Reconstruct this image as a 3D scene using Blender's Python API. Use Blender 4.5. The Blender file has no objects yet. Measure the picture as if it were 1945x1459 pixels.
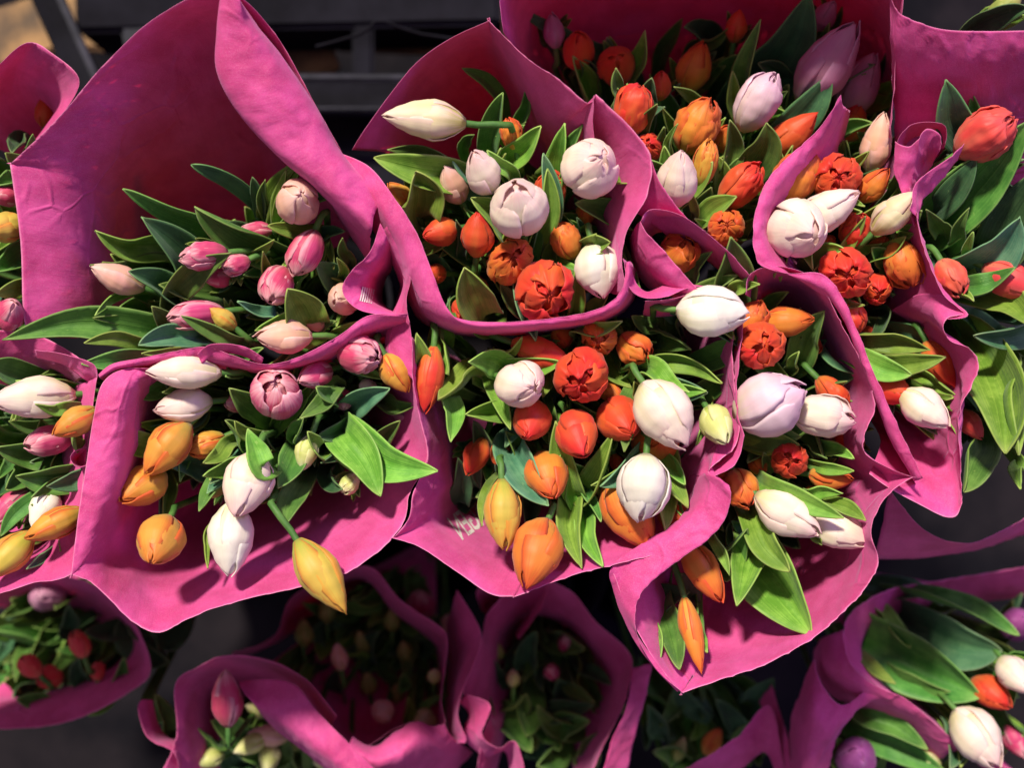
import bpy, bmesh, math, random
from mathutils import Vector, Matrix, noise
R = math.radians
# ------------------------------------------------------------------ camera, world, light
HC, WID = 0.90, 0.80                      # camera height over the flower heads, width seen there (m)
sc = bpy.context.scene
cam = bpy.data.cameras.new('camera'); camo = bpy.data.objects.new('camera', cam)
sc.collection.objects.link(camo); sc.camera = camo
camo.location = (0, 0, HC)
cam.sensor_width = 36; cam.lens = 36 * HC / WID
cam.clip_start = 0.02; cam.clip_end = 30
cam.dof.use_dof = True; cam.dof.focus_distance = HC - 0.015; cam.dof.aperture_fstop = 2.8
w = bpy.data.worlds.new('World'); sc.world = w; w.use_nodes = True
w.node_tree.nodes['Background'].inputs[0].default_value = (0.46, 0.40, 0.54, 1)
w.node_tree.nodes['Background'].inputs[1].default_value = 0.42
sd = bpy.data.lights.new('market_lamp', 'SUN'); so = bpy.data.objects.new('market_lamp', sd)
sc.collection.objects.link(so)
sd.energy = 4.3; sd.angle = R(6); sd.color = (1.0, 0.90, 0.74)
vd = bpy.data.lights.new('violet_fill_light', 'AREA'); vo = bpy.data.objects.new('violet_fill_light', vd)  # added violet fill without a visible source, tints the faces turned to it
sc.collection.objects.link(vo); vd.shape = 'DISK'; vd.size = .7; vd.energy = 8.5; vd.color = (.55, .32, 1.0)
vo.location = (1.35, 1.0, 1.15); vo.rotation_euler = (Vector((-.25, -.1, 0)) - vo.location).to_track_quat('-Z', 'Y').to_euler()
LD = Vector((0.32, -0.85, -1.0)).normalized()       # where the light travels
so.rotation_euler = LD.to_track_quat('-Z', 'Y').to_euler()
sc.render.engine = 'CYCLES'
sc.view_settings.view_transform = 'Standard'; sc.view_settings.look = 'None'
sc.view_settings.exposure = 0.45; sc.view_settings.gamma = 1.0
try:
    sc.cycles.max_bounces = 8; sc.cycles.transparent_max_bounces = 4
except Exception: pass

S = 1945.0
def P(px, py, zc=0.0):
    z = zc * 0.01; k = WID / S * (HC - z) / HC
    return Vector(((px - 972.5) * k, (729.5 - py) * k, z))
def scale_at(zc): return WID / S * (HC - zc * 0.01) / HC

# ------------------------------------------------------------------ materials
def newmat(name):
    m = bpy.data.materials.new(name); m.use_nodes = True
    nt = m.node_tree; nt.nodes.clear()
    out = nt.nodes.new('ShaderNodeOutputMaterial')
    return m, nt, out
def N(nt, t, **kw):
    n = nt.nodes.new(t)
    for k, v in kw.items(): setattr(n, k, v)
    return n
def mixc(nt, a, b, f, mode='MIX'):
    n = N(nt, 'ShaderNodeMix', data_type='RGBA', blend_type=mode)
    for i, x in ((0, f), (6, a), (7, b)):
        if hasattr(x, 'is_linked') or isinstance(x, bpy.types.NodeSocket): nt.links.new(x, n.inputs[i])
        elif i == 0: n.inputs[0].default_value = x
        else: n.inputs[i].default_value = (*x, 1)
    return n.outputs[2]
def math_(nt, op, a, b=0.5, clamp=False):
    n = N(nt, 'ShaderNodeMath', operation=op); n.use_clamp = clamp
    for i, x in ((0, a), (1, b)):
        if isinstance(x, bpy.types.NodeSocket): nt.links.new(x, n.inputs[i])
        else: n.inputs[i].default_value = x
    return n.outputs[0]
def ramp(nt, fac, stops):
    n = N(nt, 'ShaderNodeValToRGB'); e = n.color_ramp.elements
    while len(e) < len(stops): e.new(0.5)
    for el, (p, c) in zip(e, stops):
        el.position = p; el.color = (*c, 1)
    nt.links.new(fac, n.inputs[0]); return n.outputs[0]
def noise_(nt, vec, scale, detail=3, rough=0.5):
    n = N(nt, 'ShaderNodeTexNoise'); n.inputs['Scale'].default_value = scale
    n.inputs['Detail'].default_value = detail; n.inputs['Roughness'].default_value = rough
    nt.links.new(vec, n.inputs['Vector']); return n.outputs[0]
def mapping(nt, vec, s):
    n = N(nt, 'ShaderNodeMapping'); n.inputs['Scale'].default_value = s
    nt.links.new(vec, n.inputs['Vector']); return n.outputs[0]
def bump(nt, h, strength, dist):
    n = N(nt, 'ShaderNodeBump'); n.inputs['Strength'].default_value = strength
    n.inputs['Distance'].default_value = dist; nt.links.new(h, n.inputs['Height']); return n.outputs[0]
def surf(nt, out, col, tcol, tmix, rough, nrm=None, spec=0.4, sheen=0.0, sheencol=(1, 1, 1)):
    p = N(nt, 'ShaderNodeBsdfPrincipled'); nt.links.new(col, p.inputs['Base Color'])
    if isinstance(rough, float): p.inputs['Roughness'].default_value = rough
    else: nt.links.new(rough, p.inputs['Roughness'])
    p.inputs['Specular IOR Level'].default_value = spec
    p.inputs['Sheen Weight'].default_value = sheen; p.inputs['Sheen Tint'].default_value = (*sheencol, 1)
    p.inputs['Sheen Roughness'].default_value = 0.5
    if nrm: nt.links.new(nrm, p.inputs['Normal'])
    if tmix > 0:
        t = N(nt, 'ShaderNodeBsdfTranslucent'); nt.links.new(tcol, t.inputs['Color'])
        if nrm: nt.links.new(nrm, t.inputs['Normal'])
        mx = N(nt, 'ShaderNodeMixShader'); mx.inputs[0].default_value = tmix
        nt.links.new(p.outputs[0], mx.inputs[1]); nt.links.new(t.outputs[0], mx.inputs[2])
        nt.links.new(mx.outputs[0], out.inputs[0])
    else: nt.links.new(p.outputs[0], out.inputs[0])

def petal_mat(name, base, mid, tip, edge, tm=0.28, edge_amt=0.8):
    m, nt, out = newmat(name)
    tc = N(nt, 'ShaderNodeTexCoord'); sep = N(nt, 'ShaderNodeSeparateXYZ')
    nt.links.new(tc.outputs['UV'], sep.inputs[0])
    oi = N(nt, 'ShaderNodeObjectInfo')
    u, v = sep.outputs[0], sep.outputs[1]
    st = noise_(nt, mapping(nt, tc.outputs['UV'], (26, 1.6, 1)), 1.0, 3, .6)
    bl = noise_(nt, tc.outputs['Object'], 60, 3)
    vv = math_(nt, 'ADD', v, math_(nt, 'MULTIPLY', math_(nt, 'SUBTRACT', st, .5), .35))
    c = ramp(nt, vv, [(0.02, base), (0.33, mid), (0.72, mid), (1.0, tip)])
    e0 = math_(nt, 'ABSOLUTE', math_(nt, 'SUBTRACT', u, .5))
    e = e0
    e = math_(nt, 'ADD', math_(nt, 'MULTIPLY', e, 2.0), math_(nt, 'MULTIPLY', math_(nt, 'SUBTRACT', st, .5), .5))
    e = N_smooth(nt, e, .45, 1.0)
    c = mixc(nt, c, edge, math_(nt, 'MULTIPLY', e, edge_amt))
    c = mixc(nt, c, tip, math_(nt, 'MULTIPLY', N_smooth(nt, st, .52, .74), .30))
    c = mixc(nt, c, base, math_(nt, 'MULTIPLY', math_(nt, 'SUBTRACT', 1.0, N_smooth(nt, e0, .0, .22)), math_(nt, 'MULTIPLY', N_smooth(nt, v, 1.0, .3), .35)))
    k = N(nt, 'ShaderNodeHueSaturation')
    nt.links.new(math_(nt, 'ADD', math_(nt, 'MULTIPLY', oi.outputs['Random'], .022), .489), k.inputs['Hue'])
    nt.links.new(math_(nt, 'ADD', math_(nt, 'MULTIPLY', bl, .5), .72), k.inputs['Value'])
    nt.links.new(c, k.inputs['Color'])
    c2 = mixc(nt, k.outputs[0], c, math_(nt, 'MULTIPLY', st, .4))
    nrm = bump(nt, math_(nt, 'ADD', st, math_(nt, 'MULTIPLY', bl, .5)), .16, .0010)
    surf(nt, out, c2, c2, tm, .50, nrm, .35, .12, (1, .9, .9))
    return m
def N_smooth(nt, x, a, b):
    n = N(nt, 'ShaderNodeMapRange', interpolation_type='SMOOTHSTEP')
    nt.links.new(x, n.inputs[0]); n.inputs[1].default_value = a; n.inputs[2].default_value = b
    return n.outputs[0]
PM = {
 'W': petal_mat('petal_blush', (.74, .74, .36), (.95, .83, .72), (.90, .62, .62), (.95, .76, .72)),
 'L': petal_mat('petal_lilac', (.80, .70, .50), (.86, .64, .72), (.80, .52, .66), (.90, .72, .80)),
 'V': petal_mat('petal_white', (.80, .80, .50), (.92, .88, .80), (.92, .84, .78), (.94, .90, .86)),
 'E': petal_mat('petal_peach', (.72, .56, .25), (.88, .52, .40), (.88, .60, .54), (.90, .62, .56)),
 'K': petal_mat('petal_cream', (.58, .55, .12), (.90, .80, .54), (.88, .70, .60), (.88, .66, .58)),
 'P': petal_mat('petal_rose', (.50, .10, .14), (.66, .06, .19), (.86, .45, .50), (.90, .58, .62), .2, .6),
 'R': petal_mat('petal_red', (.74, .28, .05), (.78, .088, .03), (.72, .045, .022), (.78, .12, .04)),
 'O': petal_mat('petal_orange', (.72, .42, .07), (.82, .25, .04), (.70, .10, .025), (.72, .12, .03)),
 'Y': petal_mat('petal_amber', (.50, .42, .07), (.72, .35, .05), (.70, .20, .03), (.66, .10, .022), .2, .85),
 'T': petal_mat('petal_yellow', (.40, .45, .06), (.70, .50, .085), (.70, .34, .05), (.70, .24, .035), .2, .8),
 'G': petal_mat('petal_green_white', (.40, .55, .05), (.74, .78, .28), (.86, .84, .55), (.80, .80, .42)),
 'B': petal_mat('petal_green_bud', (.16, .30, .05), (.36, .44, .10), (.62, .52, .20), (.55, .50, .16)),
 'C': petal_mat('petal_coral', (.80, .30, .16), (.84, .09, .07), (.82, .12, .10), (.84, .16, .13)),
 'U': petal_mat('petal_purple', (.36, .14, .30), (.34, .06, .30), (.46, .12, .40), (.50, .18, .46)),
 'M': petal_mat('petal_mauve', (.62, .40, .40), (.62, .24, .44), (.66, .36, .52), (.68, .36, .54)),
}
def leaf_mat(name, a, b, edge, tm=.18, rough=.42):
    m, nt, out = newmat(name)
    tc = N(nt, 'ShaderNodeTexCoord'); sep = N(nt, 'ShaderNodeSeparateXYZ')
    nt.links.new(tc.outputs['UV'], sep.inputs[0]); u, v = sep.outputs[0], sep.outputs[1]
    oi = N(nt, 'ShaderNodeObjectInfo')
    st = noise_(nt, mapping(nt, tc.outputs['UV'], (34, .9, 1)), 1.0, 2, .5)
    bl = noise_(nt, tc.outputs['Object'], 55, 5, .65)
    sp = noise_(nt, tc.outputs['Object'], 420, 2)
    c = mixc(nt, a, b, N_smooth(nt, math_(nt, 'ADD', bl, math_(nt, 'MULTIPLY', math_(nt, 'SUBTRACT', st, .5), .55)), .34, .68))
    e = math_(nt, 'MULTIPLY', math_(nt, 'ABSOLUTE', math_(nt, 'SUBTRACT', u, .5)), 2.0)
    c = mixc(nt, c, edge, math_(nt, 'MULTIPLY', N_smooth(nt, e, .93, 1.0), .34))
    c = mixc(nt, c, edge, math_(nt, 'MULTIPLY', N_smooth(nt, v, .86, 1.02), .7))
    c = mixc(nt, c, edge, math_(nt, 'MULTIPLY', N_smooth(nt, sp, .66, .74), .35))
    k = N(nt, 'ShaderNodeHueSaturation'); nt.links.new(c, k.inputs['Color'])
    nt.links.new(math_(nt, 'ADD', math_(nt, 'MULTIPLY', oi.outputs['Random'], .05), .475), k.inputs['Hue'])
    nt.links.new(math_(nt, 'ADD', math_(nt, 'MULTIPLY', oi.outputs['Random'], .5), .8), k.inputs['Value'])
    c = k.outputs[0]
    tcx = mixc(nt, c, (.35, .55, .04), .5)
    nrm = bump(nt, math_(nt, 'ADD', st, math_(nt, 'MULTIPLY', bl, .8)), .45, .0012)
    surf(nt, out, c, tcx, tm, math_(nt, 'ADD', math_(nt, 'MULTIPLY', bl, .3), rough - .05), nrm, .35, .14, (.8, 1, .9))
    return m
LM = {
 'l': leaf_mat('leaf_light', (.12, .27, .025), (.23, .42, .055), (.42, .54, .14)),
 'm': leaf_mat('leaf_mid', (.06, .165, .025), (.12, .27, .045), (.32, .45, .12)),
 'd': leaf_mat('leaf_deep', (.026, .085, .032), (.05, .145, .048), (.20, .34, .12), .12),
 'b': leaf_mat('leaf_bluish', (.05, .17, .09), (.11, .27, .14), (.28, .46, .20), .14),
}
def paper_mat(name, col, tcol):
    m, nt, out = newmat(name)
    tc = N(nt, 'ShaderNodeTexCoord')
    ob = tc.outputs['Object']
    fi = noise_(nt, ob, 1300, 3, .7); wv = noise_(nt, mapping(nt, tc.outputs['UV'], (1, .10, 1)), 520, 3, .6)
    bl = noise_(nt, ob, 28, 4, .6); cr = noise_(nt, ob, 34, 3, .5)
    c = mixc(nt, tuple(x * .80 for x in col), (col[0] * 1.08, col[1] * 1.3 + .02, col[2] * 1.35), N_smooth(nt, bl, .3, .7))
    c = mixc(nt, c, (.88, .46, .68), math_(nt, 'MULTIPLY', N_smooth(nt, fi, .42, .72), .20))
    c = mixc(nt, c, (.45, .02, .20), math_(nt, 'MULTIPLY', N_smooth(nt, wv, .52, .75), .28))
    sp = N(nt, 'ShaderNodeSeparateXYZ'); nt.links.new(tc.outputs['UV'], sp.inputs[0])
    c = mixc(nt, (.84, .26, .50), c, N_smooth(nt, sp.outputs[1], .0006, .0026))     # pale cut edge, with the rim's bright highlight painted into the colour
    h = math_(nt, 'ADD', math_(nt, 'MULTIPLY', fi, .12), math_(nt, 'MULTIPLY', cr, 1.0))
    h = math_(nt, 'ADD', h, math_(nt, 'MULTIPLY', wv, .10))
    wp = N(nt, 'ShaderNodeVectorMath', operation='ADD'); nz = N(nt, 'ShaderNodeTexNoise'); nz.inputs['Scale'].default_value = 14
    nt.links.new(ob, nz.inputs['Vector']); sc_ = N(nt, 'ShaderNodeVectorMath', operation='SCALE'); sc_.inputs['Scale'].default_value = .06
    nt.links.new(nz.outputs['Color'], sc_.inputs[0]); nt.links.new(ob, wp.inputs[0]); nt.links.new(sc_.outputs[0], wp.inputs[1])
    vo_ = N(nt, 'ShaderNodeTexVoronoi', feature='DISTANCE_TO_EDGE'); vo_.inputs['Scale'].default_value = 17; nt.links.new(wp.outputs[0], vo_.inputs['Vector'])
    gate = N_smooth(nt, noise_(nt, ob, 9, 2), .48, .62)
    crs = math_(nt, 'MULTIPLY', math_(nt, 'SUBTRACT', 1.0, N_smooth(nt, vo_.outputs[0], 0.0, .055)), gate)
    h = math_(nt, 'ADD', h, math_(nt, 'MULTIPLY', crs, .38))
    nrm = bump(nt, h, .55, .004)
    tr = N(nt, 'ShaderNodeRGB'); tr.outputs[0].default_value = (*tcol, 1)
    surf(nt, out, c, tr.outputs[0], .20, .60, nrm, .30, .26, (.95, .60, 1.0))
    return m
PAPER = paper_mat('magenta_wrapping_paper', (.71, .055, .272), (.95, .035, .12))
def plain(name, a, b, scale, rough=.6, spec=.4, bs=.3, bd=.002):
    m, nt, out = newmat(name); tc = N(nt, 'ShaderNodeTexCoord')
    n1 = noise_(nt, tc.outputs['Object'], scale, 5, .6)
    c = mixc(nt, a, b, N_smooth(nt, n1, .35, .7))
    surf(nt, out, c, c, 0, math_(nt, 'ADD', math_(nt, 'MULTIPLY', n1, .3), rough - .15), bump(nt, n1, bs, bd), spec)
    return m
STEM = plain('stem_green', (.045, .14, .025), (.10, .23, .045), 60)
BLACKP = plain('black_plastic', (.010, .010, .013), (.016, .016, .022), 12, .7, 0.0)
METAL = plain('dark_metal', (.02, .022, .03), (.05, .05, .07), 25, .5, .1)
FLOOR = plain('dark_floor', (.008, .008, .011), (.020, .017, .021), 6, .8, 0.0)
WOOD = plain('tan_board', (.08, .05, .03), (.42, .24, .10), 14, .7)
PRINT = plain('print_white', (.66, .60, .60), (.80, .76, .74), 600, .7)

# ------------------------------------------------------------------ helpers
COL = sc.collection
def tag(o, label=None, cat=None, group=None, kind=None):
    if label: o['label'] = label
    if cat: o['category'] = cat
    if group: o['group'] = group
    if kind: o['kind'] = kind
def mesh_obj(name, vs, fs, mat, parent=None, uvs=None, smooth=True):
    me = bpy.data.meshes.new(name); me.from_pydata(vs, [], fs)
    if uvs:
        ul = me.uv_layers.new(name='uv')
        flat = []
        for f in fs:
            for i in f: flat += uvs[i]
        ul.data.foreach_set('uv', flat)
    if smooth: me.polygons.foreach_set('use_smooth', [True] * len(me.polygons))
    me.materials.append(mat); me.update()
    o = bpy.data.objects.new(name, me); COL.objects.link(o)
    if parent: o.parent = parent
    return o
def grid(nu, nv, off=0, closed=False):
    f = []
    for j in range(nv - 1):
        for i in range(nu - 1 if not closed else nu):
            a = off + j * nu + i; b = off + j * nu + (i + 1) % nu
            f.append((a, b, b + nu, a + nu))
    return f
def cr(pts, t):
    n = len(pts) - 1; x = min(max(t, 0), .999999) * n; i = int(x); f = x - i
    p0 = pts[max(i - 1, 0)]; p1 = pts[i]; p2 = pts[i + 1]; p3 = pts[min(i + 2, n)]
    return 0.5 * ((2 * p1) + (p2 - p0) * f + (2 * p0 - 5 * p1 + 4 * p2 - p3) * f * f + (3 * p1 - p0 - 3 * p2 + p3) * f ** 3)
def resample(pts, n):
    fine = [cr(pts, k / 200) for k in range(201)]
    d = [0]
    for a, b in zip(fine, fine[1:]): d.append(d[-1] + (b - a).length)
    out = []; j = 0
    for k in range(n):
        s = d[-1] * k / (n - 1)
        while j < 199 and d[j + 1] < s: j += 1
        f = (s - d[j]) / max(d[j + 1] - d[j], 1e-9)
        out.append(fine[j].lerp(fine[j + 1], min(max(f, 0), 1)))
    return out
def interp(tab, v):
    for (a, x), (b, y) in zip(tab, tab[1:]):
        if v <= b:
            f = (v - a) / (b - a); f = f * f * (3 - 2 * f) * .5 + f * .5
            return x + (y - x) * f
    return tab[-1][1]
def view_frame(p):
    d = (p - Vector((0, 0, HC))).normalized()
    r = d.cross(Vector((0, 1, 0))).normalized(); u = r.cross(d).normalized()
    return r, u, d

# ------------------------------------------------------------------ tulips
PROF = {
 'c': [(0, .18), (.10, .56), (.25, .87), (.40, 1.0), (.58, .94), (.76, .70), (.90, .42), (1, .12)],
 'b': [(0, .22), (.10, .64), (.25, .92), (.42, 1.02), (.62, .98), (.80, .78), (.92, .50), (1, .18)],
 'd': [(0, .25), (.12, .68), (.28, .90), (.50, 1.0), (.70, .98), (.85, .84), (.95, .62), (1, .42)],
 'o': [(0, .25), (.12, .70), (.28, .93), (.50, 1.0), (.72, .98), (.86, .84), (.95, .66), (1, .50)],
 's': [(0, .25), (.12, .66), (.28, .92), (.42, 1.0), (.60, .86), (.78, .58), (.92, .28), (1, .05)],
}
def petal(rnd, prof, w, L, phi, A0, rs, ls, frame, mat, parent, wrinkle, lean, swirl, bul=.0, ov=(1, 1, 0, 0)):
    nu, nv = 15, 18
    X, Y, Z, O = frame
    vs, uv = [], []
    sx = rnd.uniform(-50, 50); tipb = rnd.uniform(-.05, .05); notch = rnd.uniform(0, .03)
    ea, eb = rnd.uniform(.012, .045), rnd.uniform(-.03, .008)
    for j in range(nv):
        v = (j / (nv - 1)) ** .85
        for i in range(nu):
            u = -1 + 2 * i / (nu - 1)
            ve = v * (1 - .20 * abs(u) ** 2.4 - notch * math.cos(u * 9) * v)
            r = interp(prof, ve) * w / 2 * rs
            aa_ = phi + A0 * u * (.72 + .28 * math.sin(min(ve * 1.6, 1) * math.pi / 2)) * (1 - .22 * ve ** 4) + swirl * ve
            a = aa_
            r *= 1 + ea * u * min(1, ve * 2) + eb * abs(u) ** 3 * ve + bul * (1 - u * u) * math.sin(ve * math.pi) - bul * .45
            r *= 1 - .035 * math.exp(-(u / .10) ** 2) * math.sin(ve * math.pi)        # soft midrib furrow
            nn = noise.noise(Vector((u * 1.6 + sx, ve * 2.2, phi)))
            n2 = noise.noise(Vector((u * 5 + sx, ve * 5, phi + 9)))
            r *= 1 + .028 * nn + wrinkle * n2 * (.3 + ve ** 2) + lean * ve ** 3
            zz = L * ls * (ve ** .92) + tipb * L * ve ** 3 * .4
            if wrinkle > .1: zz += wrinkle * L * .22 * n2 * ve ** 2
            vs.append(O + X * (r * math.cos(a) * ov[0] + ov[2] * ve * ve * w) + Y * (r * math.sin(a) * ov[1] + ov[3] * ve * ve * w) + Z * zz)
            uv.append(((u + 1) / 2, ve))
    fs = grid(nu, nv)
    o = mesh_obj('petal', vs, fs, mat, parent, uv)
    md = o.modifiers.new('thick', 'SOLIDIFY'); md.thickness = .0007; md.offset = -1
    return o
ALL = {}      # group -> list of (cx, cy, empty)
def tube(name, pts, r0, r1, mat, parent=None, ns=7, n=10):
    ps = [cr(pts, k / (n - 1)) for k in range(n)]
    vs = []
    for k, p in enumerate(ps):
        t = (ps[min(k + 1, n - 1)] - ps[max(k - 1, 0)]).normalized()
        a = t.cross(Vector((.3, .9, .1))).normalized(); b = t.cross(a)
        rr = r0 + (r1 - r0) * k / (n - 1)
        for i in range(ns):
            q = 2 * math.pi * i / ns; vs.append(p + a * math.cos(q) * rr + b * math.sin(q) * rr)
    return mesh_obj(name, vs, grid(ns, n, 0, True), mat, parent)
def tulip(g, cx, cy, wpx, ang, lpx, col, kind, z, label, group, root, seed):
    rnd = random.Random(seed)
    c = P(cx, cy, z); k = scale_at(z); w = wpx * k; lp = lpx * k
    ratio = {'c': 1.5, 'b': 1.22, 'd': 1.3, 'o': 1.2, 's': 1.9}[kind]
    L = max(ratio * w, lp * 1.01)
    se2 = (L * L - lp * lp) / max(L * L - w * w, 1e-9)
    se = math.sqrt(min(max(se2, 0.0), .97)); ce = math.sqrt(1 - se * se)
    r_, u_, d_ = view_frame(c); a = R(ang)
    Z = ((r_ * math.cos(a) + u_ * math.sin(a)) * ce - d_ * se).normalized()
    X = Z.cross(Vector((.2, .3, .9))).normalized(); Y = Z.cross(X)
    O = c - Z * L * .5
    e = bpy.data.objects.new('tulip', None); e.empty_display_size = .01; COL.objects.link(e)
    e.location = (0, 0, 0)
    tag(e, label, 'tulip', group)
    fr = (X, Y, Z, O); prof = PROF[kind]; ph0 = rnd.uniform(0, 6.28); m = PM[col]
    sw = rnd.uniform(-.35, .35)
    ov = (rnd.uniform(.92, 1.06), rnd.uniform(.92, 1.06), rnd.uniform(-.10, .10), rnd.uniform(-.10, .10))
    bu = rnd.uniform(.03, .10)
    small = wpx < 34 or z < -20
    wr = {'c': .02, 'b': .03, 'd': .16, 'o': .07, 's': .012}[kind]
    for q in range(3):
        petal(rnd, PROF[{'b': 'c', 'd': 'b', 'o': 'b'}.get(kind, kind)], w, L, ph0 + q * 2.094 + rnd.uniform(-.12, .12), 1.25, .955, rnd.uniform(1.0, 1.07), fr, m, e, wr + .03, -.02, sw, bu * .7, ov)
    for q in range(3):
        ln = rnd.uniform(-.05, .13) if kind in 'cbs' else rnd.uniform(.0, .22)
        petal(rnd, prof, w, L, ph0 + 1.047 + q * 2.094 + rnd.uniform(-.12, .12), rnd.uniform(.90, 1.12), rnd.uniform(.98, 1.04), rnd.uniform(.86, 1.0), fr, m, e, wr, ln, sw + rnd.uniform(-.15, .15), bu, ov)
    if kind in 'do' and not small:
        for q in range(3):
            petal(rnd, PROF['b'], w, L, ph0 + .5 + q * 2.09, 1.15, rnd.uniform(.58, .72), rnd.uniform(.93, 1.0), fr, m, e, .20, -.1, sw + .5, .06, ov)
        for q in range(3):
            petal(rnd, PROF['c'], w, L, ph0 + 1.4 + q * 2.09, 1.2, rnd.uniform(.36, .46), rnd.uniform(.90, .99), fr, m, e, .22, -.1, sw + .8, .06, ov)
    # furled innermost petals close the heart of the flower
    cvs, cuv = [], []
    for j in range(12):
        v = j / 11
        for i in range(14):
            q = 2 * math.pi * i / 14; rr = interp(PROF['c' if kind in 'cs' else 'b'], v) * w / 2 * (.84 if kind in 'cbs' else .74) * (1 + .10 * math.sin(3 * q + v * 3 + seed) * v)
            zz = L * v * (.98 if kind in 'cs' else .93)
            cvs.append(O + X * (rr * math.cos(q) * ov[0] + ov[2] * v * v * w) + Y * (rr * math.sin(q) * ov[1] + ov[3] * v * v * w) + Z * zz); cuv.append((.5 + .4 * math.sin(q * 1.5), .45 + v * .5))
    fs_ = grid(14, 12, 0, True) + [tuple(range(154, 168))]
    mesh_obj('furled_petals', cvs, fs_, m, e, cuv)
    # stem: leaves the head along its axis and bends down into the bundle
    ed = root - O
    p1 = O - Z * (.04 if kind == 's' else .016) + Vector((0, 0, -.008 if kind == 's' else -.022))
    tube('stem', [O + Z * .004, O - Z * .012, p1, p1.lerp(root, .4) + Vector((0, 0, -.02)), root], .0026, .0030, STEM, e)
    ALL.setdefault(g, []).append((cx, cy, e))
    return e
def leaf(g, bx, by, tx, ty, wpx, tone, zb=-5, zt=1.0, roll=None, root=None, seed=0):
    rnd = random.Random(seed * 7 + 3)
    zm = (zb + zt) / 2; k = scale_at(zm)
    tip = P(tx, ty, zt); base = P(bx, by, zb)
    ax = (tip - base); Ln = ax.length
    w = wpx * k * .5
    low = base.lerp(root, .22); low.z = min(low.z, base.z - .03)
    mid = base.lerp(tip, .5)
    side0 = Vector((-(ty - by), -(tx - bx), 0))
    side0 = side0.normalized() if side0.length > 0 else Vector((1, 0, 0))
    side0 = Vector((-ax.y, ax.x, 0)).normalized()
    mid += side0 * rnd.uniform(-.10, .10) * Ln + Vector((0, 0, rnd.uniform(.0, .16) * Ln))
    pts = [low, base, mid, tip]
    if roll is None: roll = rnd.choice((-1, 1)) * rnd.uniform(.1, .8)
    fold = rnd.uniform(.3, 1.05); wav = rnd.uniform(.02, .10); sx = rnd.uniform(-50, 50)
    nu, nv = 11, 26; vs, uv = [], []
    droop = rnd.uniform(-.7, 1.3); tm_ = rnd.uniform(.44, .62); pw = rnd.uniform(.85, 1.25); tw = rnd.uniform(-.5, .5)
    for j in range(nv):
        t = j / (nv - 1)
        p = cr(pts, t); tg = (cr(pts, min(t + .02, 1)) - cr(pts, max(t - .02, 0))).normalized()
        _, _, d = view_frame(p)
        sv = tg.cross(d)
        if sv.length < .05: sv = side0.copy()
        sv.normalize(); nn = sv.cross(tg).normalized()
        if nn.dot(d) > 0: nn = -nn
        rr = roll * (1 + .5 * math.sin(t * 4 + sx)) + tw * (t - .5)
        s2 = sv * math.cos(rr) + nn * math.sin(rr); n2 = nn * math.cos(rr) - sv * math.sin(rr)
        wv = .50 + .50 * math.sin(min(1, t / tm_) * math.pi / 2) if t < tm_ else math.cos((t - tm_) / (1 - tm_) * math.pi / 2) ** pw
        wv = max(wv, .015)
        ww = w * wv
        for i in range(nu):
            u = -1 + 2 * i / (nu - 1)
            h = fold * ww * (abs(u) ** 1.6 - .35) + wav * w * noise.noise(Vector((t * 5 + sx, u * 1.2, 0))) * 2 * abs(u)
            h -= .10 * ww * math.exp(-(u / .12) ** 2)
            q = p + s2 * (ww * u * (1 - .12 * fold * u * u)) + n2 * h
            q += n2 * (-.0) - Vector((0, 0, 1)) * droop * .10 * Ln * max(0, t - .7) ** 2 * 4
            vs.append(q); uv.append(((u + 1) / 2, t))
    own = min(ALL[g], key=lambda q: (q[0] - bx) ** 2 + (q[1] - by) ** 2)[2]
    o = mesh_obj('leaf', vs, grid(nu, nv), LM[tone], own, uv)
    md = o.modifiers.new('thick', 'SOLIDIFY'); md.thickness = .0011; md.offset = 0
    return o

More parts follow.
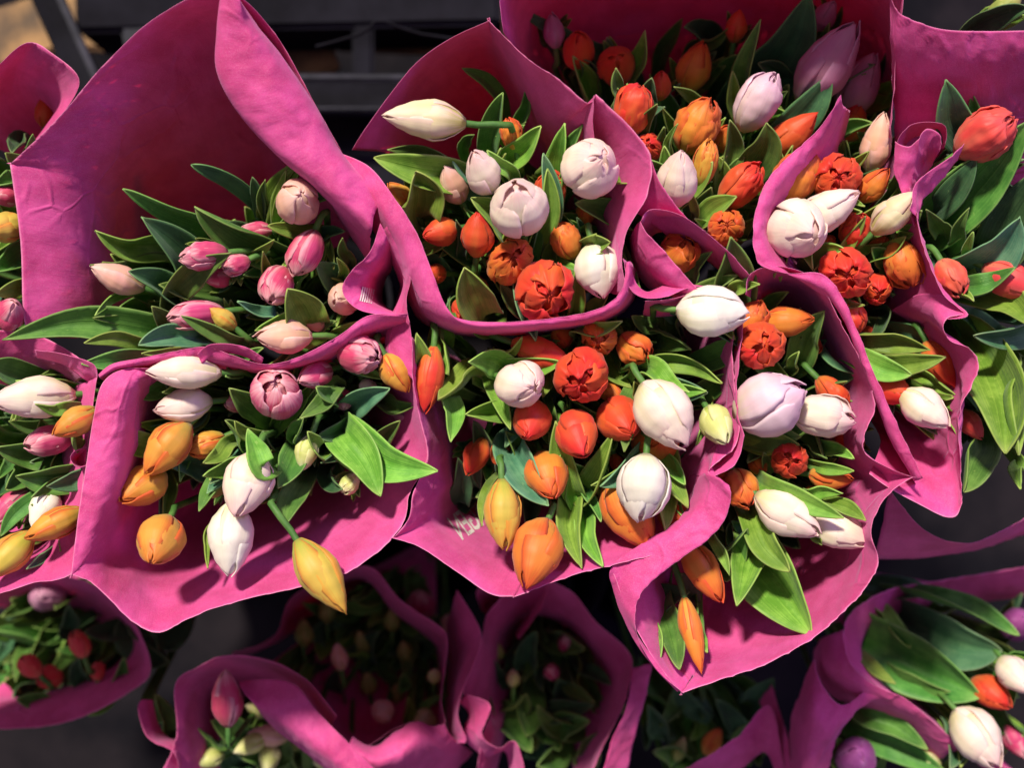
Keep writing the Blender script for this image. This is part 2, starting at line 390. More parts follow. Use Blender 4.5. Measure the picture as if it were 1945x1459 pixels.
# ------------------------------------------------------------------ paper wraps
def parse_row(s):
    return [P(*[float(x) for x in q.split(',')]) for q in s.split()]
def sheet(patches, label, root, seed=0, wr=1.0, group='magenta paper wraps around the tulips'):
    vs, fs, uv = [], [], []
    for pi, txt in enumerate(patches):
        cone = txt.startswith('*'); txt = txt.lstrip('*')
        rows = [parse_row(r) for r in txt.strip().split('/')]
        n = max(len(r) for r in rows); nu = max(24, n * 8)
        rs = [resample(r, nu) for r in rows]
        if cone:
            last = rs[-1]; c0 = root + Vector((0, 0, .10))
            zl = sum(a.z for a in last) / len(last)
            for tt, zf in ((.5, .5), (.8, .88)):
                rs.append([Vector((a.x + (c0.x - a.x) * tt, a.y + (c0.y - a.y) * tt, a.z + (root.z - a.z) * zf)) for a in last])
        nv = (len(rs) - 1) * 9 + 1
        off = len(vs); X = seed * 3.7 + pi
        lenu = sum((a - b).length for a, b in zip(rs[0], rs[0][1:]))
        for j in range(nv):
            for i in range(nu):
                q = cr([r[i] for r in rs], j / (nv - 1))
                dn = Vector((q.x * 14 + X, q.y * 14, q.z * 9))
                am = .0024 * wr * min(1, (.25 + j / 6))
                q = q + Vector((noise.noise(dn), noise.noise(dn + Vector((7, 3, 1))), noise.noise(dn + Vector((2, 9, 4))))) * am
                dn *= 3.1
                q = q + Vector((noise.noise(dn), noise.noise(dn + Vector((7, 3, 1))), noise.noise(dn + Vector((2, 9, 4))))) * am * .28
                dn *= 1.9
                rg = (1 - abs(noise.noise(dn + Vector((5, 5, 5)))) * 2.6)
                q = q + Vector((.3, -.2, 1)) * max(0, rg) ** 2 * .0018 * wr
                vs.append(q); uv.append((i / (nu - 1) * lenu, j / (nv - 1) * .2))
        fs += grid(nu, nv, off)
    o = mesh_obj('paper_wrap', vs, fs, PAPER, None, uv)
    md = o.modifiers.new('thick', 'SOLIDIFY'); md.thickness = .00018; md.offset = 0
    tag(o, label, 'flower wrap', group)
    return o
# ------------------------------------------------------------------ bouquets: name -> (px, py, z root cm, phrase)
BQ = {
 'A': (470, 520, -36, 'in the upper left wrap', 'tulips in the upper left wrap'),
 'B': (990, 430, -36, 'in the top centre wrap', 'tulips in the top centre wrap'),
 'C': (1330, 300, -40, 'in the shaded top right wrap', 'tulips in the shaded top right wrap'),
 'D': (1640, 560, -36, 'in the right wrap', 'tulips in the right wrap'),
 'E': (1830, 450, -38, 'in the far right bunch', 'tulips in the far right bunch'),
 'F': (1090, 810, -36, 'in the centre front wrap', 'tulips in the centre front wrap'),
 'G': (510, 830, -36, 'in the lower left wrap', 'tulips in the lower left wrap'),
 'H': (1450, 820, -36, 'in the lower right wrap', 'tulips in the lower right wrap'),
 'I': (120, 840, -38, 'in the wrap cut by the left edge', 'tulips in the wrap at the left edge'),
 'J': (60, 400, -40, 'in the far left bunch behind', 'tulips in the far left bunch behind'),
 'K': (110, 1180, -58, 'in the dark lower corner wrap', 'tulips in the dark lower left corner wrap'),
 'L': (500, 1330, -58, 'in the lower tier wrap, bottom left', 'tulips in the lower tier wrap at bottom left'),
 'M': (730, 1200, -58, 'in the dark lower tier wrap', 'tulips in the dark lower tier wrap'),
 'N': (1060, 1290, -58, 'in the leafy lower tier wrap', 'tulips in the leafy lower tier wrap'),
 'O': (1330, 1340, -58, 'in the shadowed lower bunch', 'tulips in the shadowed lower bunch'),
 'Q': (1780, 1270, -56, 'in the bottom right bunch', 'tulips in the bottom right bunch'),
}
# group|cx,cy,width,angle of the tip,length,colour,form,z|label
TU = '''
B|810,225,76,174,150,K,s,3|long cream tulip leaning far out alone to the left
B|985,392,108,100,118,W,b,4|biggest pale pink tulip, facing up in the middle
B|1120,320,104,35,108,W,b,4|round pale pink tulip against the purple paper fold
B|915,330,68,125,92,W,c,2.5|pale pink tulip up and left of the biggest one
B|862,352,56,115,78,E,c,0|small peach tulip beside the cupped green leaf
B|1045,364,54,95,70,R,d,0|orange red tulip tucked behind the biggest pink one
B|972,256,40,105,62,O,d,0|tiny orange bud between upright leaves
B|762,372,44,130,64,Y,c,-1|yellow orange bud half hidden by the paper edge
B|838,440,50,190,72,R,c,0|small red bud pointing left at the paper fold
B|908,447,58,85,88,R,c,1|red tulip standing left below the biggest pink one
B|968,500,80,100,64,O,d,0|open orange tulip with bulging petals
B|1075,458,52,115,74,O,d,0|orange tulip right below the biggest pink one
B|1030,548,104,-50,96,R,d,2|large open red tulip at the front rim
B|1138,512,84,-75,106,V,b,1.5|white tulip with a green cap near the paper rim
B|878,590,42,-85,52,R,d,-1|small red bud below the pale torn leaf
B|905,548,38,-95,52,O,c,-2|little orange bud left of the large open red one
B|1112,405,36,90,50,O,c,-2.5|little orange bud between round pink and white tulips
B|1085,520,34,-30,46,R,c,-2|little red bud squeezed beside the white tulip
B|1157,388,44,60,52,R,c,-2|shaded red bud under the round pale pink tulip
B|825,520,36,180,50,R,c,-3|dim red bud close to the left fold
C|1052,60,42,97,64,M,c,-9|dim mauve bud at the very back
C|1100,95,60,80,76,R,c,-9|dark red tulip at the back left
C|1172,125,66,75,66,R,c,-9|dark red tulip behind the thin leaves
C|1203,212,64,72,98,R,d,-1|bright red tulip next to the purple paper
C|1235,280,44,80,34,R,d,-2|ruffled red tip just above the paper edge
C|1322,242,74,66,108,O,d,-3|orange red tulip in half shade in the middle
C|1318,130,62,72,98,O,c,-9|very dim orange tulip at the back
C|1287,342,80,80,112,W,c,2|pale pink tulip in front of the orange bud
C|1338,312,50,82,88,Y,d,-1|slim amber bud right of the pale pink tulip
C|1405,355,66,48,104,R,d,0|orange red tulip leaning right near the pointed fold
C|1437,195,76,60,118,L,o,-3|pale mauve tulip with open white tips
C|1500,258,62,40,120,R,c,-4|orange red tulip leaning right under the paper tip
C|1570,125,92,52,172,M,c,-4.5|long mauve pink tulip, largest at the back
C|1632,165,82,60,132,M,c,-8|dim mauve tulip in deep shade behind the long one
C|1378,432,62,90,56,O,d,0|frilly orange tulip above the broad green leaf
C|1398,50,40,80,62,R,c,-9|faint dark red bud close to the back paper
C|1565,30,42,60,62,M,c,-8|faint violet bud above the long mauve tulip
C|1288,480,70,68,84,O,d,0|orange tulip inside the curled paper pocket
C|1255,165,40,80,56,R,c,-7|small red bud behind the bright red tulip
C|1375,265,40,70,56,O,c,-5|small orange bud right of the half shaded one
C|1450,300,38,50,54,R,c,-5|small red bud below the pale mauve tulip
C|1612,235,60,60,80,R,c,-9|nearly black red tulip deep in the shade
D|1505,342,76,58,118,O,d,0|orange tulip against the narrow paper fold
D|1590,340,84,15,76,R,d,0|ruffled red tulip with folded back petals
D|1665,275,56,76,110,E,c,-3|amber tulip with a pale pink tip at the back
D|1658,352,50,55,76,O,c,0|small orange bud in front of the pale tipped one
D|1512,435,104,-28,108,W,b,3|big pale pink tulip showing its open tip
D|1568,400,70,32,122,W,c,2|pale pink tulip behind the big round one
D|1697,407,62,42,106,K,c,2|cream tulip leaning against the right paper edge
D|1625,440,56,65,72,R,d,0|red tulip between two light green leaves
D|1605,515,86,-15,90,R,d,1|large open red tulip in the middle
D|1715,500,64,-72,92,O,d,0|orange red tulip beside the right paper wall
D|1665,545,50,-60,52,R,d,-1.5|small dark red bud under the curled leaf
D|1620,600,44,-70,62,R,d,0|small ruffled red tulip by the left paper band
D|1688,735,62,-25,88,R,c,0|orange red tulip left of the lone pale one
D|1757,775,68,-35,108,W,c,2|lone pale pink tulip at the lower end
D|1782,690,50,-62,98,R,c,-1|slim red tulip under the lower right leaves
D|1562,470,42,40,56,O,c,-1.5|small orange bud under the big pale pink tulip
D|1668,470,36,60,50,O,c,-2|small orange bud right of two light leaves
D|1650,640,34,-50,50,R,c,-3|small red bud above the long green leaves
D|1712,682,52,-20,64,R,c,-4|dim red tulip under the long green leaves
E|1868,258,92,32,118,C,d,2|large coral tulip beside a dark leaf
E|1805,525,60,-60,76,C,d,1|coral tulip squeezed against the paper edge
E|1918,532,68,-30,112,C,c,1|coral tulip with a pale back petal
E|1800,420,36,80,46,R,c,-5|tiny dark red bud in the shade of a leaf
E|1842,805,42,-55,66,C,c,-1|small red tulip under the hanging pale leaf
E|1905,22,48,40,84,B,c,-2|green bud above the top right paper
A|568,385,82,45,86,E,b,2|round peach tulip beside the long paper flap
A|390,485,48,188,86,P,d,1|rose pink tulip pointing left below the curled leaf
A|450,503,38,205,54,P,d,0|small rose pink bud in the centre
A|582,480,58,-112,92,P,o,1|rose tulip with a peeled back outer petal
A|525,540,64,-120,78,P,o,0|rose and white frilled tulip in the middle
A|226,532,60,163,102,E,c,0|pale peach tulip on the outer left
A|375,597,52,187,102,P,o,0|rose tulip with white ruffled tip, lower row
A|425,605,38,140,62,T,c,0|yellow green bud beside the lower rose tulip
A|652,568,58,178,64,E,c,0|peach tulip tucked beside the paper pocket
A|542,640,62,182,104,E,c,1|peach tulip resting on the lower paper rim
A|415,530,34,190,52,P,c,-1.5|slim rose bud among leaves, left of the frilled one
A|600,612,34,175,48,E,c,-1.5|small peach bud just above the lower rim
A|490,437,30,180,60,P,c,-2|sliver of rose bud under the upper leaves
G|355,708,64,180,132,W,c,2|upper cream pink tulip of the pair pointing left
G|350,768,66,186,106,W,c,0|lower pale pink tulip of the pair pointing left
G|318,848,84,226,122,Y,c,1|plump amber tulip below the pale pair
G|274,925,78,222,102,Y,c,0|amber tulip overlapped by the plump one
G|395,845,50,205,72,Y,d,-1|slim amber and red tulip in the second row
G|525,752,84,95,92,P,o,1|open rose tulip with white rims, facing up
G|600,712,52,200,72,P,c,0|rose bud between open rose tulip and paper rim
G|682,673,70,-8,88,P,d,1|rose tulip pointing right beneath the rim
G|752,708,58,-58,84,Y,c,1|yellow orange tulip beside the thin paper wall
G|470,918,90,252,128,W,c,3|pale pink tulip hanging over the white one
G|440,1022,92,268,142,V,c,2|large white tulip lying on the lower paper
G|303,1028,92,245,112,Y,c,3|amber tulip alone on the lit lower left paper
G|608,1095,82,-58,164,T,s,4|long yellow tulip hanging over the paper edge
G|582,858,42,-108,66,G,c,0|small greenish white bud cupped in a leaf
G|665,920,36,240,46,G,d,-2|white frilled bud under the broad pale leaf
G|450,765,36,190,50,P,c,-2|small rose bud left of the open rose tulip
G|650,760,36,-80,46,P,c,-2.5|small rose bud below the one pointing right
G|700,740,34,-60,46,W,c,-2|small pale bud beside the yellow orange one
G|412,925,36,230,52,B,c,-1|green bud left of the pale pink tulip
G|770,780,52,-90,52,M,c,-4|dull mauve bud in shadow by the thin paper wall
F|818,718,52,264,126,R,c,1|long orange red tulip on the left side
F|988,730,90,-20,96,W,b,3|round pale pink tulip left of the open orange ones
F|1025,670,56,-20,118,R,c,0|orange red tulip lying under the paper rim
F|1108,710,96,-75,90,R,d,1.5|big open orange red tulip facing up
F|1140,640,62,-95,56,O,d,0|rounded orange tulip just below the paper rim
F|1203,662,58,-50,74,O,d,0|orange tulip right of the rounded one
F|1010,800,74,-100,94,R,c,1|orange red tulip directly below the round pink one
F|1098,825,76,-62,102,R,c,2|orange red tulip held inside a green leaf cup
F|1178,795,78,-42,94,R,c,1|orange red tulip left of the largest pink one
F|1262,785,108,-55,142,W,b,4|largest pale pink tulip with curled petal edge
F|1362,806,62,-58,84,G,c,3|pale yellow green tulip at the right rim
F|1245,842,86,-20,52,O,c,-1|orange tulip hidden below the largest pink one
F|1222,925,104,265,126,V,b,4|bright white tulip with closed petals
F|1040,903,76,-72,104,O,c,1|orange tulip beside the bluish leaf
F|955,975,76,-88,132,T,c,2|yellow tulip lying on the front paper
F|1018,1045,90,248,134,O,c,3|large orange tulip lying next to two leaf tips
F|1190,975,90,-62,150,O,c,1|orange tulip underneath the bright white one
F|1285,985,56,-22,78,R,d,0|red tulip in the right front corner
F|905,865,46,246,76,R,c,-4|red tulip in shade on the left
F|925,690,36,150,48,R,c,-3|small red bud behind curled leaves on the left
F|1068,640,38,-60,46,O,c,-2|small orange bud wedged under the rim
F|1160,745,36,-40,50,O,c,-1.5|small orange bud right of the open orange red one
F|1118,905,34,-80,50,O,c,-2|small orange bud below the leaf cup
F|950,860,36,-110,54,O,c,-3|small orange bud near the bluish leaf
F|1172,882,26,-70,46,R,c,-2|thin red sliver of a bud in the middle
H|1350,592,92,-4,130,V,b,4|white tulip lying across the top rim
H|1428,608,50,70,76,O,d,1|ruffled orange tulip right of the white one
H|1492,610,56,10,98,O,c,1|smooth orange tulip pointing right
H|1443,655,82,50,80,R,d,2|round orange red tulip held by two leaves
H|1462,766,116,25,146,L,b,3|largest lilac white tulip pointing right
H|1562,790,78,-8,116,W,o,2|pale pink tulip behind the largest one
H|1580,745,50,-45,76,R,d,0|red tulip above the two pale ones
H|1498,875,60,-60,64,R,d,0|open red tulip in the shadowed middle
H|1575,908,46,-10,80,O,c,0|small orange tulip pointing right between leaves
H|1408,925,58,-62,76,O,d,0|amber orange tulip beside the curled paper edge
H|1492,975,78,-32,132,W,c,2|pale pink tulip in the lower row, left one
H|1592,1002,74,-22,116,W,c,1|pale pink tulip in the lower row, right one
H|1335,1082,64,-56,128,O,c,0|pointed orange tulip near the left flap
H|1315,1205,44,-77,142,O,s,1|slender orange bud lowest on the pink paper
H|1612,838,52,-60,62,R,c,-2|dim orange tulip under the paper band
H|1470,842,34,-60,42,R,d,-1|tiny orange bud under the largest tulip
H|1540,655,40,-20,52,O,c,-2|small orange bud right of the round orange red one
H|1440,885,34,-60,46,O,c,-2|small orange bud left of the open red tulip
H|1545,945,36,-30,50,O,c,-2|small orange bud above the lower pale pink pair
H|1620,770,34,-30,46,R,c,-3|small red bud near the right paper band
H|1380,905,36,200,44,O,c,-2|brownish bud half under the paper edge
I|66,755,74,184,148,W,c,2|large pale pink tulip pointing left
I|145,803,60,214,94,Y,c,3|amber tulip next to the bright paper fold
I|95,838,58,192,86,P,o,0|rose and white ruffled tulip
I|108,995,62,206,112,Y,c,2|amber tulip in the lower part
I|85,968,56,245,84,V,c,0|white tulip behind the lower amber one
I|20,1055,68,228,114,T,c,2|yellow tulip in the lowest corner
I|20,965,46,220,92,P,c,-1|rose tulip cut by the picture edge
J|20,597,52,60,64,P,c,0|bright rose tulip above the long leaf
J|10,430,62,190,78,T,c,0|yellow green tulip at the picture edge
J|12,372,38,180,56,P,c,-2|small rose tulip at the picture edge
J|85,215,36,92,58,R,c,-9|dark red bud in shadow of the purple paper
K|58,1268,36,135,52,C,d,-24|leftmost coral bud
K|152,1225,36,110,54,C,d,-24|highest coral bud
K|95,1288,42,200,50,C,c,-26|coral bud below the leftmost one
K|185,1277,26,95,36,C,d,-26|tiny coral bud on the right
K|90,1130,60,200,66,M,c,-30|dim mauve bud at the top
L|432,1330,60,92,104,P,c,-14|tall dark rose tulip
L|512,1398,42,172,76,E,c,-20|orange pink tulip lying on its side
L|478,1415,38,205,66,G,c,-19|pale yellow green bud under the orange pink one
L|400,1442,36,200,56,G,c,-20|yellow green bud on the left
L|512,1440,38,260,56,G,c,-20|yellow green bud in the middle front
L|562,1408,34,120,46,B,c,-22|green bud on the right
L|615,1447,30,180,42,G,c,-21|yellow bud near the paper flap
L|490,1350,26,150,50,G,c,-21|slim yellow bud right of the rose tulip
M|645,1250,30,100,52,E,c,-27|oval tan bud
M|728,1352,46,95,48,E,b,-25|round tan bud near the paper
M|808,1370,40,100,38,G,b,-26|lime green bud near the paper
M|825,1285,26,90,30,G,b,-27|small lime bud by the red fold
M|800,1150,52,100,64,P,c,-34|dim rose bud at the back
M|690,1222,32,100,46,B,c,-34|first dark bud from the left
M|770,1240,32,100,44,B,c,-34|dark bud near the centre
M|850,1190,32,100,44,E,c,-33|dim tan bud by the dark paper
M|700,1302,32,100,44,B,c,-33|dark bud above the round tan one
M|578,1205,34,90,52,B,c,-32|dark green bud far left
M|622,1160,32,90,52,B,c,-33|dark green bud under the yellow tulip
M|745,1180,30,90,44,B,c,-34|dark bud at the top
M|755,1320,28,90,40,B,c,-33|dark green bud right of centre
N|908,1293,26,95,32,G,b,-25|cream bud at the left rim
N|975,1290,24,90,34,G,b,-27|lime bud next to the cream one
N|1048,1277,30,90,34,P,c,-28|dim pink bud
N|1075,1222,32,90,40,P,c,-31|dim dark pink bud at the back
N|945,1238,26,90,36,B,c,-30|tiny dark green bud at the back
O|1352,1410,34,62,58,O,c,-26|small orange bud
O|1290,1425,30,70,48,B,c,-28|dark green bud
Q|1858,1400,90,-48,124,W,b,-12|large pale pink tulip
Q|1882,1315,56,-32,84,R,c,-15|red tulip under the broad leaf
Q|1928,1282,60,-50,84,W,c,-13|pale pink tulip at the picture edge
Q|1625,1440,74,92,76,U,c,-18|purple tulip at the bottom
Q|1765,1452,40,60,44,G,c,-18|yellow green bud at the bottom edge
Q|1932,1185,60,40,70,U,c,-24|blurred purple tulip at the picture edge
Q|1925,1405,40,-60,70,P,c,-18|pink tulip tip at the picture edge
'''
